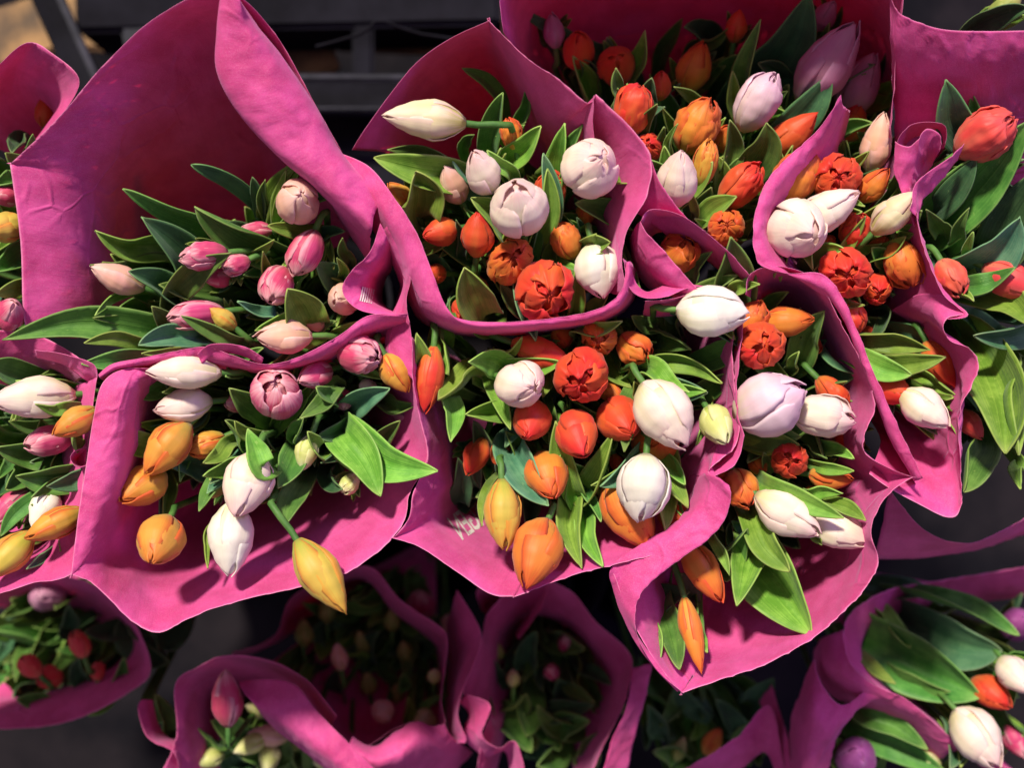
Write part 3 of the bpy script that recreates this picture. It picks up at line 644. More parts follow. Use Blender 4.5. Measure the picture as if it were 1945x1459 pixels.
# group|bx,by,tx,ty,width,tone,zb,zt,roll
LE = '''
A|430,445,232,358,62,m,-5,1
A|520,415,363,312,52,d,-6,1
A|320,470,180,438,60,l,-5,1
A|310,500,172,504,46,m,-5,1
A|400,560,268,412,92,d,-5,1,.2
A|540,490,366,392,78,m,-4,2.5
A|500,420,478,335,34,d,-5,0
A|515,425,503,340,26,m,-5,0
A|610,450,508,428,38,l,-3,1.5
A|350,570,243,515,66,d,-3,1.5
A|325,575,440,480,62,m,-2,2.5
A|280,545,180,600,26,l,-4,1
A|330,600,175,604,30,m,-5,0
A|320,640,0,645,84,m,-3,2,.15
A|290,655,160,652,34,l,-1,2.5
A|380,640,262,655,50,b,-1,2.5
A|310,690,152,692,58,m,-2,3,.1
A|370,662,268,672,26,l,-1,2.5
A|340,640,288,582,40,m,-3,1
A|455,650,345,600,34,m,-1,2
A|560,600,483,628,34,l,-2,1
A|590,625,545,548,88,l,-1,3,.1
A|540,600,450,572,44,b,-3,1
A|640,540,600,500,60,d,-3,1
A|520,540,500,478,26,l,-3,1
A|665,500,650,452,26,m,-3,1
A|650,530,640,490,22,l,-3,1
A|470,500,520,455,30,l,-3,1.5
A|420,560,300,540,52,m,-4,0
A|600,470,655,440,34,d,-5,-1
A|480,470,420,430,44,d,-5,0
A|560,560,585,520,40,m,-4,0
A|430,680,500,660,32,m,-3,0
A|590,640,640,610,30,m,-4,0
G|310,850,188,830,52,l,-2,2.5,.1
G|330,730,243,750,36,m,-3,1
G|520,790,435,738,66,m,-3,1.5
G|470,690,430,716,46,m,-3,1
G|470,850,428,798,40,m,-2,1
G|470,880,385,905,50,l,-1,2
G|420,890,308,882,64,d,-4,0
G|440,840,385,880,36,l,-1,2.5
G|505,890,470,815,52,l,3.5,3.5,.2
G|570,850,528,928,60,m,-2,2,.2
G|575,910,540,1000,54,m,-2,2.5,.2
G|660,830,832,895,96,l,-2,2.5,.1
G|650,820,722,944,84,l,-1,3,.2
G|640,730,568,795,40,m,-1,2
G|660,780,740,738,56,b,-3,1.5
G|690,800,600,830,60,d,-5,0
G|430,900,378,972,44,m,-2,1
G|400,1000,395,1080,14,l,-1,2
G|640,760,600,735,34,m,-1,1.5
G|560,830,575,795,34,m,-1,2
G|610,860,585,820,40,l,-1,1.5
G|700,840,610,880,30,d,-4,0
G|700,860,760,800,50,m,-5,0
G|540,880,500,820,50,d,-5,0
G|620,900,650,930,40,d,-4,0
G|500,830,445,800,30,l,-2,1.5
G|720,760,790,770,40,m,-4,0
B|880,345,709,298,74,l,-1,2,.15
B|860,320,735,284,30,m,-1,1.5
B|800,420,790,325,88,l,-1,3,.1
B|955,200,878,130,34,m,-6,-2
B|930,290,955,175,50,m,-3,2
B|985,245,1000,168,30,m,-5,-1
B|955,320,1028,238,56,l,-2,2
B|975,335,925,285,30,l,1,3.5
B|1200,420,1093,386,62,m,-3,1.5
B|925,610,882,508,80,l,-2,2.5,.1
B|900,500,800,432,40,m,-4,0
B|880,490,866,418,24,d,-3,1
B|1000,500,1030,430,38,m,-3,0
B|1085,600,1095,510,36,l,-2,2
B|1040,510,1060,450,34,m,-3,.5
B|1120,470,1160,460,44,l,1.5,3.2
B|1110,600,1155,560,34,m,-3,0
B|850,560,790,470,50,d,-6,-2
B|880,290,900,255,24,m,-5,-1
B|860,570,868,610,18,m,-3,1
B|1100,440,1070,405,30,m,-4,-1
B|960,470,940,430,24,d,-3,0
B|990,590,950,540,34,m,-3,0
B|1090,350,1100,300,20,m,-4,1
B|800,480,870,440,30,l,-3,0
C|1180,200,1170,128,34,m,-5,-2
C|1215,270,1248,198,30,m,-3,1
C|1230,220,1238,148,40,d,-5,-2
C|1270,310,1287,235,24,l,-3,1
C|1375,340,1386,228,44,m,-4,0
C|1400,220,1445,35,50,m,-9,-3
C|1420,190,1540,-15,130,d,-12,-4,.1
C|1470,270,1580,140,70,d,-7,-3.2
C|1420,330,1457,232,76,m,-4,.5,.1
C|1320,430,1400,372,54,l,-3,1.5
C|1320,410,1352,355,40,m,-4,0
C|1385,570,1388,450,92,m,-1,4,.1
C|1310,540,1352,478,34,m,-2,2
C|1320,410,1300,355,20,l,-2,1
C|1340,215,1280,165,30,m,-7,-3
C|1200,140,960,0,40,d,-14,-8
C|1130,160,1100,110,40,d,-12,-8
C|1660,200,1700,60,60,d,-16,-9
C|1240,300,1262,240,26,m,-3,0
C|1450,420,1340,450,40,m,-5,-1
C|1490,180,1440,120,50,d,-11,-6
C|1350,90,1300,50,60,d,-15,-9
D|1585,330,1650,288,28,l,-3,1
D|1690,375,1705,328,26,m,-2,1.5
D|1590,375,1642,392,26,l,1,2.8
D|1620,450,1678,385,54,l,-2,1
D|1590,490,1645,410,30,l,-1,2
D|1650,490,1722,448,46,l,-2,1.5
D|1530,520,1602,472,54,l,-2,2
D|1690,510,1655,470,46,m,-3,0
D|1590,570,1642,580,20,l,-1,2
D|1635,640,1768,665,50,l,-1,2
D|1680,695,1796,678,46,l,0,3
D|1630,680,1732,712,52,l,0,2.5
D|1745,710,1815,750,32,l,-1,2
D|1690,630,1820,690,54,d,-5,-1
D|1800,780,1822,835,26,l,-2,1
D|1640,520,1700,560,50,d,-6,-2
D|1560,600,1600,700,50,d,-8,-4
D|1680,590,1650,650,30,d,-4,-1
D|1720,450,1750,400,36,m,-4,0
D|1540,390,1560,300,40,m,-5,-1
D|1690,460,1740,470,30,d,-4,0
D|1610,300,1690,260,30,m,-8,-3
E|1835,290,1800,148,80,d,-3,3,.1
E|1780,420,1960,225,120,m,-3,4,.1
E|1880,500,1985,320,110,d,-3,2
E|1840,520,1936,412,96,b,-1,3.5,.2
E|1780,400,1856,300,56,d,-2,2
E|1840,545,1928,508,48,m,0,3
E|1960,615,1848,638,60,b,-2,2
E|1830,545,1960,620,80,l,-3,3.5
E|1845,650,1910,862,118,l,-4,4,.1
E|1930,680,1932,865,70,l,-4,4
E|1860,830,1830,935,70,m,-4,1
E|1790,450,1760,398,40,m,-3,1
E|1790,560,1850,572,26,l,-1,2.5
E|1930,870,1940,930,30,l,-4,1
E|1830,70,1955,12,56,d,-4,1
E|1830,500,1850,440,20,l,-2,2.5
E|1810,470,1840,395,30,m,-3,1
E|1900,420,1870,330,70,d,-7,-2
E|1880,640,1800,590,50,d,-6,-3
E|1960,760,1880,640,80,m,-8,-3
E|1860,760,1840,660,60,d,-7,-3
F|800,730,790,632,38,l,-1,2
F|840,640,852,712,60,l,-3,1.5
F|960,700,890,688,64,l,-1,2.5
F|900,705,832,760,60,l,-1,2
F|850,740,856,840,52,l,-1,2
F|970,785,884,788,52,l,-2,2
F|945,680,992,640,28,l,-1,2
F|1090,620,1182,610,42,l,-1,2.5
F|1240,640,1312,664,50,m,-3,1
F|1330,690,1422,638,56,m,-2,3
F|1250,690,1372,728,42,l,-1,2.5
F|1320,750,1396,708,50,m,-3,1
F|1230,700,1310,745,54,l,1,4.8
F|1215,765,1205,725,30,l,0,2
F|970,850,1042,962,76,b,-2,2.5,.1
F|1110,940,1165,820,60,l,-1,1.8
F|1095,945,1055,800,52,l,-1,1.8
F|1120,950,1090,880,90,l,-2,.5,.1
F|1085,930,1106,1082,54,l,-2,3.5,.1
F|1110,960,1146,1078,46,l,-2,3.8,.1
F|1110,930,1142,992,24,m,-1,2
F|1260,870,1302,922,34,l,-1,2.5
F|1275,940,1302,986,22,l,-1,1.5
F|1060,880,1000,872,40,m,-3,0
F|1010,890,960,820,60,m,-5,-1
F|930,900,900,800,60,d,-7,-3
F|1180,730,1200,690,24,m,-3,1
F|1250,620,1200,600,40,m,-4,0
F|900,930,920,850,40,d,-8,-4
F|1160,840,1150,870,24,l,-2,1
F|1290,890,1340,860,40,d,-6,-3
F|1060,760,1030,720,50,d,-5,-1
F|870,960,870,870,50,d,-9,-4
F|1010,950,1000,1000,40,d,-6,-3
F|930,920,915,1000,20,l,-1,2
H|1510,690,1565,590,64,m,-2,2
H|1530,640,1520,585,40,m,-3,1
H|1430,690,1502,722,54,l,-2,1
H|1500,705,1518,668,26,l,-1,2.5
H|1540,670,1625,715,80,d,-5,0
H|1560,850,1622,872,32,l,-1,2
H|1550,885,1622,895,26,l,0,2
H|1525,940,1602,938,30,l,-1,2
H|1530,840,1572,872,26,m,-2,1
H|1450,925,1602,984,56,l,1,3.6,.1
H|1570,950,1646,990,34,l,0,3
H|1545,1005,1562,1036,26,l,0,2
H|1425,970,1500,1086,60,l,-1,3,.1
H|1430,1020,1400,1152,78,l,-2,3,.1
H|1430,1050,1542,1208,132,l,-3,2.5,.1
H|1350,1010,1386,1094,28,l,0,2.5
H|1370,1070,1420,1005,64,m,-2,1.5
H|1255,1130,1290,1272,56,m,-3,2.5,.1
H|1235,1160,1250,1268,34,l,-3,2
H|1325,1160,1344,1242,34,l,-3,1.5
H|1230,1150,1310,1125,70,d,-5,-1
H|1390,560,1444,540,32,l,1,3.5
H|1400,760,1390,700,34,m,-3,1
H|1480,830,1420,880,60,m,-5,-1
H|1560,860,1500,840,50,d,-6,-2
H|1450,1000,1390,990,50,d,-6,-2
H|1620,920,1640,860,50,d,-8,-4
H|1310,1150,1290,1090,50,d,-5,-2
H|1530,730,1500,790,50,d,-6,-2
H|1440,600,1480,560,60,d,-7,-3
H|1470,900,1450,860,34,m,-3,0
I|140,775,68,768,28,l,1,3.5
I|120,728,30,724,26,l,0,2
I|120,860,-10,850,70,m,-3,1
I|160,900,28,905,66,m,-2,1.5
I|180,900,88,925,44,b,-1,1.5
I|105,1045,50,1082,24,b,-1,2
I|80,940,0,1020,34,m,-1,1
I|60,720,-20,690,60,m,-3,1
I|140,910,60,945,34,m,-2,1.5
I|110,880,70,920,60,d,-4,0
I|60,890,10,930,50,m,-3,0
J|80,330,10,290,44,m,-6,-2
J|60,300,62,255,24,m,-6,-2
J|60,340,-10,350,44,m,-4,-1
J|60,480,-20,520,54,m,-4,0
J|60,545,-10,560,40,l,-2,1
J|50,270,20,290,40,d,-8,-3
K|110,1350,30,1330,44,m,-27,-24
K|200,1330,120,1350,40,l,-27,-24
K|170,1290,150,1250,40,d,-28,-25
K|210,1310,235,1250,30,m,-27,-24
K|130,1200,130,1150,40,d,-30,-27
K|260,1200,320,1260,90,d,-30,-27
K|330,1180,300,1240,90,d,-31,-27
K|290,1320,320,1370,50,m,-26,-23
L|430,1420,370,1380,44,m,-21,-18
L|470,1400,400,1370,60,m,-22,-19
L|520,1450,460,1440,40,m,-22,-19
L|560,1450,540,1395,40,m,-23,-20
L|460,1450,430,1400,50,d,-23,-20
L|600,1455,580,1410,40,m,-23,-20
L|330,1400,295,1320,40,m,-22,-19
M|775,1370,775,1325,22,l,-27,-25
M|790,1370,860,1315,30,m,-28,-26
M|770,1300,765,1280,30,m,-30,-28
M|660,1330,640,1270,50,d,-35,-30
M|700,1260,720,1200,50,d,-36,-31
M|800,1230,830,1170,50,d,-36,-31
M|850,1340,855,1395,30,m,-28,-26
N|960,1350,1000,1320,50,m,-29,-26
N|930,1340,1010,1430,64,m,-29,-25
N|1010,1330,1000,1400,60,m,-29,-25
N|1100,1380,1020,1340,50,m,-29,-26
N|1040,1380,1120,1370,60,m,-29,-25
N|1060,1420,1020,1455,60,m,-28,-25
N|1030,1350,1130,1340,50,d,-29,-26
N|1080,1300,1130,1335,30,m,-29,-26
N|1100,1270,1160,1300,40,d,-31,-28
N|960,1290,930,1240,40,d,-31,-28
N|1000,1270,1020,1200,50,d,-31,-28
N|1110,1440,1150,1390,50,m,-28,-25
N|1080,1340,1060,1290,60,d,-31,-28
N|900,1330,940,1360,50,m,-28,-25
O|1330,1350,1280,1290,60,d,-31,-27
O|1380,1420,1450,1370,40,m,-29,-26
O|1260,1400,1230,1340,50,d,-31,-27
O|1420,1340,1470,1290,60,d,-33,-29
O|1300,1440,1240,1430,50,m,-29,-26
O|1400,1390,1360,1330,50,d,-32,-28
Q|1760,1130,1936,1208,56,m,-20,-15
Q|1740,1190,1905,1238,100,b,-21,-15,.1
Q|1640,1215,1868,1328,124,m,-21,-14,.1
Q|1625,1235,1702,1300,36,l,-19,-15
Q|1690,1285,1806,1315,56,m,-19,-15
Q|1670,1160,1730,1232,44,l,-22,-18
Q|1630,1350,1762,1425,50,m,-19,-15
Q|1620,1380,1800,1470,60,m,-20,-16
Q|1810,1260,1935,1325,50,m,-20,-16
Q|1640,1300,1700,1360,50,d,-22,-18
Q|1760,1330,1830,1370,60,d,-22,-17
Q|1700,1120,1790,1150,60,d,-25,-21
Q|1870,1340,1950,1400,50,m,-20,-17
'''
# ------------------------------------------------------------------ the wraps: rows from the rim inwards, x,y,z(cm)
SH = [
 ('A', 'tall magenta paper wrap with the long folded flap, upper left', [
  '''*60,640,-1 45,600,0 38,450,1 20,312,2 20,312,2 112,222,3 200,120,4 300,30,5 425,-20,6 520,60,3 600,200,0 650,290,-2
  /190,640,-5 180,560,-4 165,450,-3 175,340,-2 235,250,-1.5 300,180,-2 370,110,-2 440,70,-2 530,150,-5 600,280,-7 680,400,-8
  /330,600,-18 320,540,-18 310,470,-17 320,410,-16 350,370,-15 400,340,-14 450,310,-14 510,300,-15 570,350,-16 610,400,-17 660,450,-18''',
  '''600,330,-3 640,410,-3 680,470,-2 700,500,-3/590,345,2.5 635,390,2.5 680,425,2.5 702,455,2.5''',
  '''440,10,1 450,70,0 470,150,-1 520,240,-2 580,330,-3 640,400,-3 690,470,-3
  /422,-25,7 410,60,6 408,130,5.5 445,205,5 520,290,4.5 600,355,4 702,445,3.5
  /455,0,7.6 465,60,7 495,120,6.5 535,190,6 590,260,5 645,330,4.5 715,400,3.5
  /434,-30,6 490,50,5 550,125,4 605,210,3 645,285,2.2 690,335,1.8 745,395,1
  /430,-30,-1 480,60,-2 540,140,-3 590,230,-4 630,300,-4 670,360,-4 720,420,-4''',
  '''722,425,3.8 702,480,3.4 668,515,3 650,545,2.6 660,572,2.4 690,592,2.4 748,602,2.4
  /738,460,3 728,500,1.5 708,525,1 700,550,.6 706,572,.6 726,588,1 752,598,1.6
  /750,480,-2 745,510,-6 735,530,-8 728,555,-8 730,575,-8 742,585,-6 757,596,-2''',
  '''745,425,3.6 768,480,3.2 779,530,3 772,575,2.6 782,640,2.2 783,720,1.8
  /728,440,2 748,490,1 764,530,0 755,570,0 735,620,0 730,660,0
  /740,460,-6 750,500,-8 760,540,-8 750,580,-8 745,620,-6 750,660,-4''',
  '''775,596,3.2 700,600,3 640,640,2.8 560,680,2.6 500,692,2.6 440,675,2.6 390,660,2.6 330,668,2.6 270,680,2.6 215,690,2.6 186,712,2.8
  /772,612,2 705,628,1.6 640,664,1.4 570,692,1.2 505,704,1.2 440,698,1.2 385,690,1.2 330,688,1.4 280,694,1.6 225,702,2 190,720,2.2
  /765,640,-6 700,660,-6 640,690,-6 570,705,-6 505,710,-6 440,706,-6 385,700,-6 330,700,-6 280,705,-5 230,715,-5 200,725,-4''',
  '''375,672,2.9 395,655,3.1 430,652,3.2 470,660,3.2 500,680,3/385,690,2.2 405,672,2.2 435,668,2.2 465,676,2.2 495,694,2.2'''] ),
 ('B', 'magenta paper wrap with a peaked back around the top centre tulips', [
  '''*668,285,-2 700,235,-1 780,130,0 850,75,1 928,38,3 928,38,3 1000,110,4.5 1060,150,5 1115,195,5 1132,178,5.5 1132,178,5.5 1160,205,5.5 1205,250,5.5 1236,300,5.5 1228,370,5 1190,440,4.6 1181,500,4.4 1192,556,4.2
  /760,300,-9 780,240,-8 820,170,-8 870,120,-7 925,90,-6 975,150,-3 1020,220,-1.5 1065,260,-1 1090,270,-1 1115,290,-1 1135,330,-1 1150,370,-1 1155,410,0 1160,450,0 1160,500,0 1165,560,0
  /850,350,-20 860,300,-20 890,250,-20 930,220,-20 960,210,-18 1000,260,-14 1030,310,-12 1060,350,-11 1080,370,-10 1090,390,-10 1095,410,-10 1100,430,-10 1110,450,-10 1120,470,-10 1120,500,-10 1120,540,-10''',
  '''1128,180,5.6 1126,230,4.6 1132,280,3.6/1120,196,4.6 1110,240,2.2 1112,280,1''',
  '''640,288,1.2 700,315,3 745,370,4 790,440,4.4 822,520,4.4 843,575,4.2 868,604,4 960,612,4 1080,600,4 1150,580,4.2 1182,545,4.4 1190,500,4.6
  /650,320,1 690,370,2 725,420,3 755,470,3 785,540,3 810,590,3 862,620,3 960,628,3 1080,618,3 1155,598,3.2 1196,560,3.6 1200,500,4
  /660,350,-3 690,400,-3 715,450,-3 745,500,-4 770,560,-4 800,610,-4 860,635,-5 960,640,-6 1080,630,-6 1155,605,-5 1200,570,-4 1215,520,-3'''] ),
 ('C', 'dark purple backed paper wrap with curled pocket at the front, top right', [
  '''*955,60,2 960,-40,4 1100,-110,5 1300,-140,6 1500,-130,6 1700,-60,5 1700,120,2 1690,260,0
  /1020,150,-14 1040,60,-14 1120,10,-14 1300,-10,-14 1480,0,-14 1620,50,-14 1670,160,-14 1650,260,-14''',
  '''1236,300,5.2 1255,350,4.8 1300,410,4.4 1350,450,4.2 1390,485,4 1425,525,4/1200,400,2.6 1230,420,2 1270,450,0 1320,480,-1 1360,510,-1 1400,540,-1''',
  '''1216,470,-3 1214,430,3.4 1225,405,4.2 1245,398,4.4 1290,408,4.6 1340,440,4.4/1230,480,-6 1240,450,-3 1255,440,-3 1280,445,-3 1310,460,-3 1340,480,-3''',
  '''1216,420,4 1225,440,4.2 1255,470,4.4 1290,510,4.4 1325,550,4.2/1205,440,2 1212,480,2 1235,515,2.2 1265,540,2.4 1300,560,2.8/1195,450,-5 1200,500,-5 1220,540,-5 1250,560,-4 1290,570,-3''',
  '''1183,490,4.6 1195,545,4.3 1225,566,4 1270,562,4 1310,546,4 1345,545,4/1200,500,3 1208,535,3 1228,552,2.5 1250,545,2.2 1280,535,2.4 1320,543,3.4''',
  '''1225,572,3.8 1270,568,3.8 1330,552,3.8 1350,546,4 /1220,600,-1 1270,600,-1 1330,585,-1 1360,575,-1'''] ),
 ('D', 'magenta paper wrap with narrow pointed left fold and wavy right edge', [
  '''1596,180,3 1560,240,3 1500,295,3.4 1458,340,3.8 1438,390,4 1430,440,4 1436,490,4 1452,508,4 1500,520,4.2 1560,520,4.4 1600,565,4.4 1632,640,4.4 1665,720,4.4 1700,800,4.4 1752,908,4.4
  /1600,196,2 1572,260,2 1532,310,2.2 1495,350,2.6 1470,400,2.6 1462,450,2.6 1480,490,2.8 1500,520,3 1530,540,3 1575,570,3 1605,620,3 1635,690,3 1660,760,3 1690,840,3 1735,915,3.4
  /1610,210,-3 1600,280,-6 1580,340,-7 1540,380,-8 1510,420,-8 1500,460,-8 1520,500,-8 1550,530,-8 1580,560,-7 1620,600,-6 1640,660,-6 1670,720,-6 1690,780,-5 1710,850,-4 1745,925,0''',
  '''*1700,290,0 1722,340,1.4 1738,400,3.4 1752,470,3.8 1775,530,3.8 1800,570,4 1838,598,4.4 1838,598,4.4 1800,604,4 1790,622,3.8 1805,648,3.8 1840,662,3.8 1858,690,4 1845,730,3.8 1822,780,3.6 1822,860,3.4 1825,930,3.4 1820,975,3.6 1795,982,3.4 1740,955,3.4 1690,928,3.4 1650,900,3
  /1690,300,-6 1705,370,-2 1715,430,-1 1730,500,-1 1735,560,-1 1730,590,-2 1740,610,-3 1745,625,-3 1750,640,-3 1770,660,-3 1790,680,-2 1805,700,-1 1805,730,-1 1800,770,-1 1790,810,-2 1780,840,-3 1760,850,-4 1740,845,-4 1710,835,-4 1690,825,-4 1660,815,-4''',
  '''1795,560,3 1838,598,4.6 1800,606,4.2/1740,560,0 1765,590,1 1785,604,2/1690,590,-4 1720,610,-4 1740,615,-3'''] ),
 ('E', 'crimson paper wrap with a rolled corner at the top right', [
  '''1686,-40,5 1692,0,5 1705,22,5 1740,40,5 1790,54,5 1860,58,5 1960,58,5
  /1690,60,3.4 1700,90,3 1715,100,3 1750,110,3 1800,120,3 1870,125,3 1960,125,3
  /1695,180,-1.5 1705,200,-1.5 1725,210,-1.5 1760,220,-1.8 1810,230,-2 1880,240,-2.5 1960,240,-3
  /1700,300,-5 1715,310,-5 1735,320,-6 1765,330,-7 1815,340,-8 1885,350,-8 1960,350,-8''',
  '''1698,300,1.5 1704,265,2.5 1725,240,3 1760,232,3 1795,240,2.6 1795,275,1.6/1715,305,0 1715,282,0 1730,265,-1 1755,258,-2 1775,265,-2 1780,290,-2''',
  '''1700,268,3 1710,275,3.4 1728,278,3.6 1742,265,3.8 1760,245,4 1782,255,3.8 1785,285,3.2
  /1697,320,2.4 1708,325,2.6 1722,325,2.6 1735,315,2.6 1748,300,2.4 1760,300,2 1770,310,1
  /1712,370,2 1716,372,2 1722,372,2 1730,370,1.6 1738,360,1 1745,355,0 1750,350,-2
  /1735,430,2 1736,430,2 1738,428,2 1740,420,1.5 1742,410,1 1745,400,0 1750,390,-2''',
  '''1830,272,3.4 1800,300,3.6 1765,325,3.8 1738,348,4 1728,400,4/1812,305,1.8 1790,335,2 1765,365,2.2 1748,385,2.6 1745,420,3''' ] ),
 ('F', 'magenta paper wrap with printed letters around the centre front tulips', [
  '''*783,640,3 784,720,2.6 796,790,2 812,860,1.2 800,900,1 782,940,2 776,985,2 745,1022,2.6 745,1022,2.6 800,1040,2.8 870,1088,3 930,1128,3.4 978,1134,3.4 978,1134,3.4 1090,1092,3.4 1165,1072,3.4 1280,1042,3.6 1345,1008,3.8 1372,965,4 1384,925,4.2 1345,900,3.6 1360,880,3.4 1395,850,3.4 1403,810,3.2 1396,740,3 1390,660,3 1400,600,2
  /810,660,-4 820,740,-4 835,800,-4 845,850,-4 845,890,-4 845,920,-3.5 835,950,-3 830,990,-2 860,1010,-2.2 905,1030,-2.4 950,1050,-2.6 990,1055,-2.6 1080,1035,-2.6 1150,1015,-2.6 1230,1000,-2 1290,975,-1 1310,950,0 1315,920,.6 1320,900,.6 1335,870,0 1345,840,0 1350,800,-1 1350,740,-3 1345,670,-4 1350,620,-4
  /870,680,-18 870,740,-18 880,790,-18 885,830,-18 885,860,-18 890,880,-18 890,900,-17 895,930,-16 920,945,-16 950,955,-16 980,960,-16 1010,965,-16 1070,955,-16 1130,945,-16 1180,930,-14 1230,910,-12 1250,900,-12 1260,880,-12 1260,860,-12 1265,840,-12 1270,820,-12 1270,790,-12 1270,740,-14 1265,690,-16 1265,640,-16'''] ),
 ('G', 'wide magenta paper wrap with a folded bright left side, lower left', [
  '''*300,700,2 240,700,2.4 196,726,3 178,790,3.2 165,870,3.4 150,970,3.4 135,1092,3.6 135,1092,3.6 170,1104,3.2 205,1135,3 250,1180,3 300,1202,3 350,1180,3 400,1158,3 480,1135,3 570,1115,3 650,1092,3 710,1055,2.8 745,1022,2.4 770,985,1.6 776,940,1.4 800,900,.6 812,860,.6 796,790,1 784,720,1.4
  /330,706,-2 290,712,1.2 262,735,2.4 246,790,2.6 240,860,2.4 228,940,1.8 205,1020,1 225,1050,-1 255,1070,-2 290,1095,-3 330,1110,-3.2 370,1105,-3.4 410,1092,-3.4 480,1065,-3.4 560,1040,-3.6 630,1010,-3.8 680,980,-4 710,950,-4 730,920,-4 740,890,-4 750,860,-4 755,820,-4 750,770,-4 745,720,-4
  /380,730,-14 350,740,-10 330,760,-9 322,800,-9 320,850,-9 315,900,-9 310,940,-9 320,970,-10 340,990,-12 360,1000,-13 390,1005,-14 420,1000,-14 450,990,-14 500,975,-15 550,960,-15 600,940,-15 640,920,-15 655,900,-15 665,880,-15 670,860,-15 675,840,-15 680,810,-15 680,770,-15 675,740,-15'''] ),
 ('H', 'large magenta paper wrap with a pointed right corner, lower right', [
  '''*1416,560,3 1425,520,3.6 1470,505,3.8 1530,520,3.8 1570,560,3.8 1600,620,3.8 1635,690,3.8 1660,770,3.8 1642,820,3.8 1640,858,3.8 1680,885,4.2 1732,906,4.8 1732,906,4.8 1690,935,4.4 1662,975,4.2 1654,1020,4.2 1668,1060,4.2 1650,1110,4 1600,1165,3.8 1540,1215,3.6 1450,1262,3.4 1370,1290,3.4 1295,1318,3.4 1295,1318,3.4 1250,1265,3.2 1205,1190,3 1180,1130,3 1160,1080,3
  /1440,590,-3 1450,570,-4 1480,560,-5 1520,575,-5 1550,610,-5 1575,660,-5 1590,710,-4 1600,770,-3 1600,810,-2 1600,845,-1.4 1620,880,-1 1640,905,-1 1625,935,-1.5 1610,965,-2 1600,1000,-2.4 1600,1040,-2.6 1580,1080,-3 1545,1115,-3.2 1505,1150,-3.4 1440,1185,-3.4 1380,1210,-3.2 1310,1230,-2.6 1280,1195,-2.6 1260,1150,-2.6 1250,1110,-3 1240,1080,-3
  /1440,660,-16 1445,650,-16 1460,645,-16 1480,655,-16 1500,680,-16 1515,710,-16 1520,750,-15 1525,780,-15 1525,800,-15 1525,820,-15 1530,840,-15 1535,860,-15 1530,880,-15 1520,900,-15 1515,920,-15 1510,940,-15 1500,960,-15 1485,980,-15 1465,1000,-15 1430,1015,-15 1400,1020,-15 1370,1020,-15 1355,1010,-15 1345,1000,-15 1340,980,-15 1335,960,-15''',
  '''1384,922,5 1386,950,4.8 1375,990,4.6 1340,1028,4.4 1280,1072,4.2 1225,1118,4 1206,1160,3.8 1210,1210,3.6 1245,1270,3.4 1297,1316,3.6
  /1345,900,4.4 1345,930,4 1325,970,3.6 1290,1010,3.6 1240,1045,3.4 1195,1075,3.2 1180,1120,3 1190,1170,3 1225,1230,3 1290,1310,3.2
  /1325,905,2 1312,940,1 1300,970,1.6 1270,1005,2.4 1220,1035,2.6 1160,1078,3 1165,1120,2.4 1180,1170,2.2 1215,1235,2.4 1285,1312,3''',
  '''1342,545,4 1380,560,3.6 1410,600,3.6 1404,680,3.6 1398,740,3.4 1402,790,3.6 1412,830,3.8 1395,880,3.8 1350,905,3.8
  /1350,560,2 1372,590,0 1385,640,-1 1378,690,-2 1372,740,-2 1372,790,-2 1372,830,-1 1350,865,0 1310,900,0'''] ),
 ('I', 'magenta paper wrap cut by the left picture edge', [
  '''*186,712,2 140,672,0 80,640,-1 0,628,-1 -60,636,-1 /150,730,-5 120,710,-5 70,700,-5 0,700,-5 -60,710,-5''',
  '''*-420,1220,2 -200,1180,2.2 -60,1150,2.4 0,1128,2.6 60,1108,2.8 138,1088,3 150,1000,1 160,900,1 172,800,1.6 184,716,2.4/-420,1120,-3 -200,1100,-3 -60,1080,-3 0,1065,-3 50,1050,-3 100,1020,-4 120,950,-5 125,880,-5 130,810,-5 140,750,-5''',  # left end extended out of view to shade the lower left wrap
  '''186,716,2.6 176,690,3 120,672,3 66,664,2.6/182,735,.6 160,720,1.4 120,692,1.4 70,676,1.4''',
  '''160,850,2 140,858,2.4 134,872,2.4 148,888,2.4 166,884,2/168,860,0 154,866,-1 148,872,-1 154,880,-1 168,878,0'''] ),
 ('J', 'shadowed purple paper wrap behind on the far left', [
  '''*-60,170,-2 -10,130,-1 30,92,0 62,80,0 95,98,0 150,150,0 120,215,-2 40,320,-3
  /-60,240,-9 -10,225,-9 30,200,-9 60,190,-9 85,200,-9 110,230,-9 90,270,-9 40,330,-9'''] ),
 ('K', 'shaded purple paper wrap in the lower left corner', [
  '''*-60,1395,-22 0,1385,-21 70,1382,-21 150,1365,-21 230,1325,-21 285,1280,-21 270,1210,-23 230,1150,-25 150,1100,-26 0,1090,-26 -60,1095,-26
  /-60,1335,-27 0,1330,-27 65,1322,-27 140,1305,-27 205,1280,-28 250,1248,-29 248,1200,-31 210,1165,-32 140,1140,-34 0,1130,-34 -60,1130,-34
  /-60,1320,-40 0,1315,-40 65,1312,-40 130,1295,-40 190,1265,-40 225,1240,-40 215,1200,-40 190,1180,-40 140,1160,-42 0,1150,-42 -60,1150,-42'''] ),
 ('L', 'pink paper wrap with a broad folded flap, bottom left', [
  '''300,1480,-16 335,1400,-15 332,1300,-14 380,1265,-14 425,1245,-14 500,1252,-14 580,1290,-14 640,1360,-14
  /380,1500,-20 395,1420,-20 385,1330,-20 400,1300,-21 440,1285,-22 500,1290,-22 570,1330,-21 620,1390,-20
  /430,1500,-30 430,1430,-30 420,1370,-30 430,1340,-30 460,1330,-30 500,1335,-30 540,1360,-30 580,1400,-30''',
